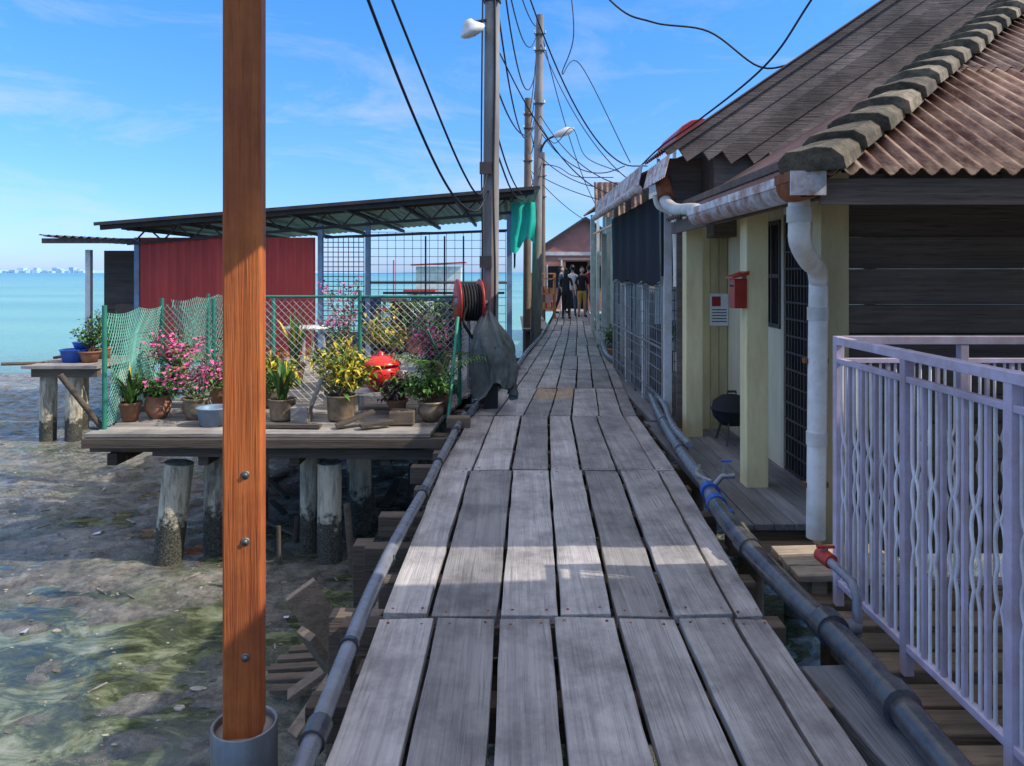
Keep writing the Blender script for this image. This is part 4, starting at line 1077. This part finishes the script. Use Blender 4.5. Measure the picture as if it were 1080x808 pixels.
def sag(a,b,s,r=.011,n=5):
    a=Vector(a);b=Vector(b); pts=[a+(b-a)*(i/n)-Vector((0,0,s*4*(i/n)*(1-i/n))) for i in range(n+1)]; wire(pts,r,5)
wire([(-1.9,2.6,6.2),(-1.25,4.5,4.2),(-.92,6.6,3.05),(-.66,7.9,2.42),(-.42,8.5,2.25),(-.26,8.75,2.55)],.014)
wire([(-1.8,2.6,6.3),(-1.15,4.6,4.3),(-.78,6.9,3.25),(-.52,8.0,2.62),(-.36,8.5,2.45),(-.26,8.75,2.9)],.012)
for i,(z1,z2,s) in enumerate(((6.1,7.3,.9),(5.7,6.9,1.4),(6.3,7.5,.5),(4.8,5.6,1.2),(3.4,3.9,.7),(3.0,4.6,.9),(3.9,5.2,.5))): sag((-.24+.05*(i%2),8.8,z1),(.6+.04*(i%3),18,z2),s,.012)
for i,(z1,z2,s) in enumerate(((7.3,6.2,.5),(6.9,5.9,.7),(5.6,5.2,.6))): sag((.62,18,z1),(.46,21.5,z2),s,.012)
for i,(z1,z2,s) in enumerate(((6.2,5.6,.5),(5.0,4.4,.6))): sag((.46,21.5,z1),(1.15,27.5,z2),s,.014)
sag((.66,18,7.2),(2.5,14.5,3.2),.5); sag((.66,18,5.4),(2.2,12.8,3.0),.4); sag((.64,18,4.4),(2.4,17,3.5),.25); sag((.66,18,3.9),(2.2,13.5,2.75),.1,.01)
sag((.66,18,5.0),(2.5,16.4,3.9),.5,.012); sag((.66,18,7.6),(3.4,25.5,3.2),.9,.012); sag((.46,21.5,4.6),(3.2,25,3.0),.3,.012)
sag((-.22,8.8,6.2),(2.1,11.5,3.2),1.0); sag((-.22,8.8,4.3),(2.0,12.4,2.9),.6,.009)
wire([(.15,8,5.6),(1.05,8,4.5),(1.5,7.9,4.22),(2.1,7.9,4.12),(2.6,7.8,3.72),(2.95,7.7,3.72)],.011)
wire([(3.2,6.2,4.9),(2.75,6.8,4.05),(2.45,7.15,3.55),(2.15,8.5,3.3),(1.9,9.6,3.15),(1.7,11,2.9)],.011)
wire([(.9,12,6.6),(1.0,12,5.4),(.85,12.5,4.9),(1.2,13,5.2),(2,12.5,3.4)],.009)
wire([(.64,18,5.2),(1.0,17.5,4.6),(1.4,17.2,4.9),(1.7,17,4.2),(2.4,16.6,3.8)],.010); wire([(.64,18,4.2),(1.1,17.6,4.05),(1.5,17.4,3.8),(2.3,16.8,3.7)],.010)
g.obj('overhead_wires',['cable'])
g=MB()
c=Vector((-.50,8.55,1.20)); a=Vector((1,.25,0)).normalized()
def disc(c,r,t,mi,n=26):
    g.lathe(c,[(0,0),(r,0),(r,t),(0,t)],n,mi,None,a)
disc(c-a*.14,.27,.02,1); disc(c+a*.12,.27,.02,1)
for k in range(7): 
    g.lathe(c-a*.115+a*(.034*k),[(.19,0),(.215,.008),(.22,.017),(.215,.026),(.19,.034)],26,0,None,a)
g.lathe(c-a*.16,[(0,0),(.05,0),(.05,.33),(0,.33)],14,2,None,a)
g.beam(c+a*.16,(-.28,8.75,1.2),.04,.04,2); g.tube([(-.5,8.55,1.2),(-.5,8.55,.2)],.02,8,2)
g.tube(spline([c+Vector((0,-.2,0)),c+Vector((-.05,-.22,-.2)),c+Vector((.05,-.15,-.4))],5),.018,6,0)
g.obj('hose_reel',['tyre','redp','steel'])
g=MB(); n=110;m=26; vs=[];fs=[]
cx,cy=-.26,8.42
for j in range(m+1):
    t=j/m
    r0=lerp([(0,.03),(.08,.08),(.22,.15),(.45,.215),(.7,.25),(1,.23)],t)
    for i in range(n):
        th=2*math.pi*i/n
        nn=noise.fractal(Vector((math.cos(th)*2.0,math.sin(th)*2.0,t*1.9)),1,2,4)
        ridge=abs(math.sin(th*4.5+t*.9+nn*1.5)); fine=math.sin(th*17+nn*6+t*3)
        r=r0*(1+.32*nn+.36*(ridge-.6)*(t**.5)+.045*fine*t)
        z=1.10-.90*t-.09*t*math.sin(th*2+.6)-.05*t*math.sin(th*5)+.03*nn
        ox=.15*t*math.sin(t*2.6)-.02; oy=-.04*math.sin(t*5)
        vs.append((cx+ox+r*1.0*math.cos(th),cy+oy+r*.8*math.sin(th),max(.02,z)))
for j in range(m):
    for i in range(n): fs.append((j*n+i,j*n+(i+1)%n,(j+1)*n+(i+1)%n,(j+1)*n+i))
g.add(vs,fs,0,.5,True); g.add([vs[i] for i in range(n)],[tuple(range(n))],0,.5)
g.tube([(cx-.12,cy-.13,.72),(cx,cy-.2,.70),(cx+.15,cy-.14,.71)],.008,6,1)
g.box(cx-.06,cx+.1,cy-.04,cy+.1,-.05,.3,1)
g.obj('draped_tarpaulin',['tarp','cable'])

# ---------------------------------------------------------------- house beside/behind the viewpoint and an unseen lean-to, sized to shade the post top
H=empty('neighbour_house'); g=MB(); g.box(2.6,7,-6,2.4,-.1,2.9,0); g.obj('walls',['creampale'],H)
g=MB(); g.beam((1.95,-1.75,2.86),(7.2,-1.75,4.2),9.2,.05); g.obj('roof',['sheetgrey'],H)
H=empty('post_shade_canopy'); g=MB(); g.box(-1.25,.55,1.95,2.75,2.955,2.99,0); g.box(-1.1,.5,2.54,2.66,2.85,2.953,1); g.obj('roof_sheet',['sheetgrey','orange'],H)
g=MB(); g.box(.40,.50,1.2,2.538,2.86,2.95,0); g.beam((.45,1.25,2.9),(2.7,1.25,2.75),.08,.08); g.obj('canopy_bracket',['orange'],H)
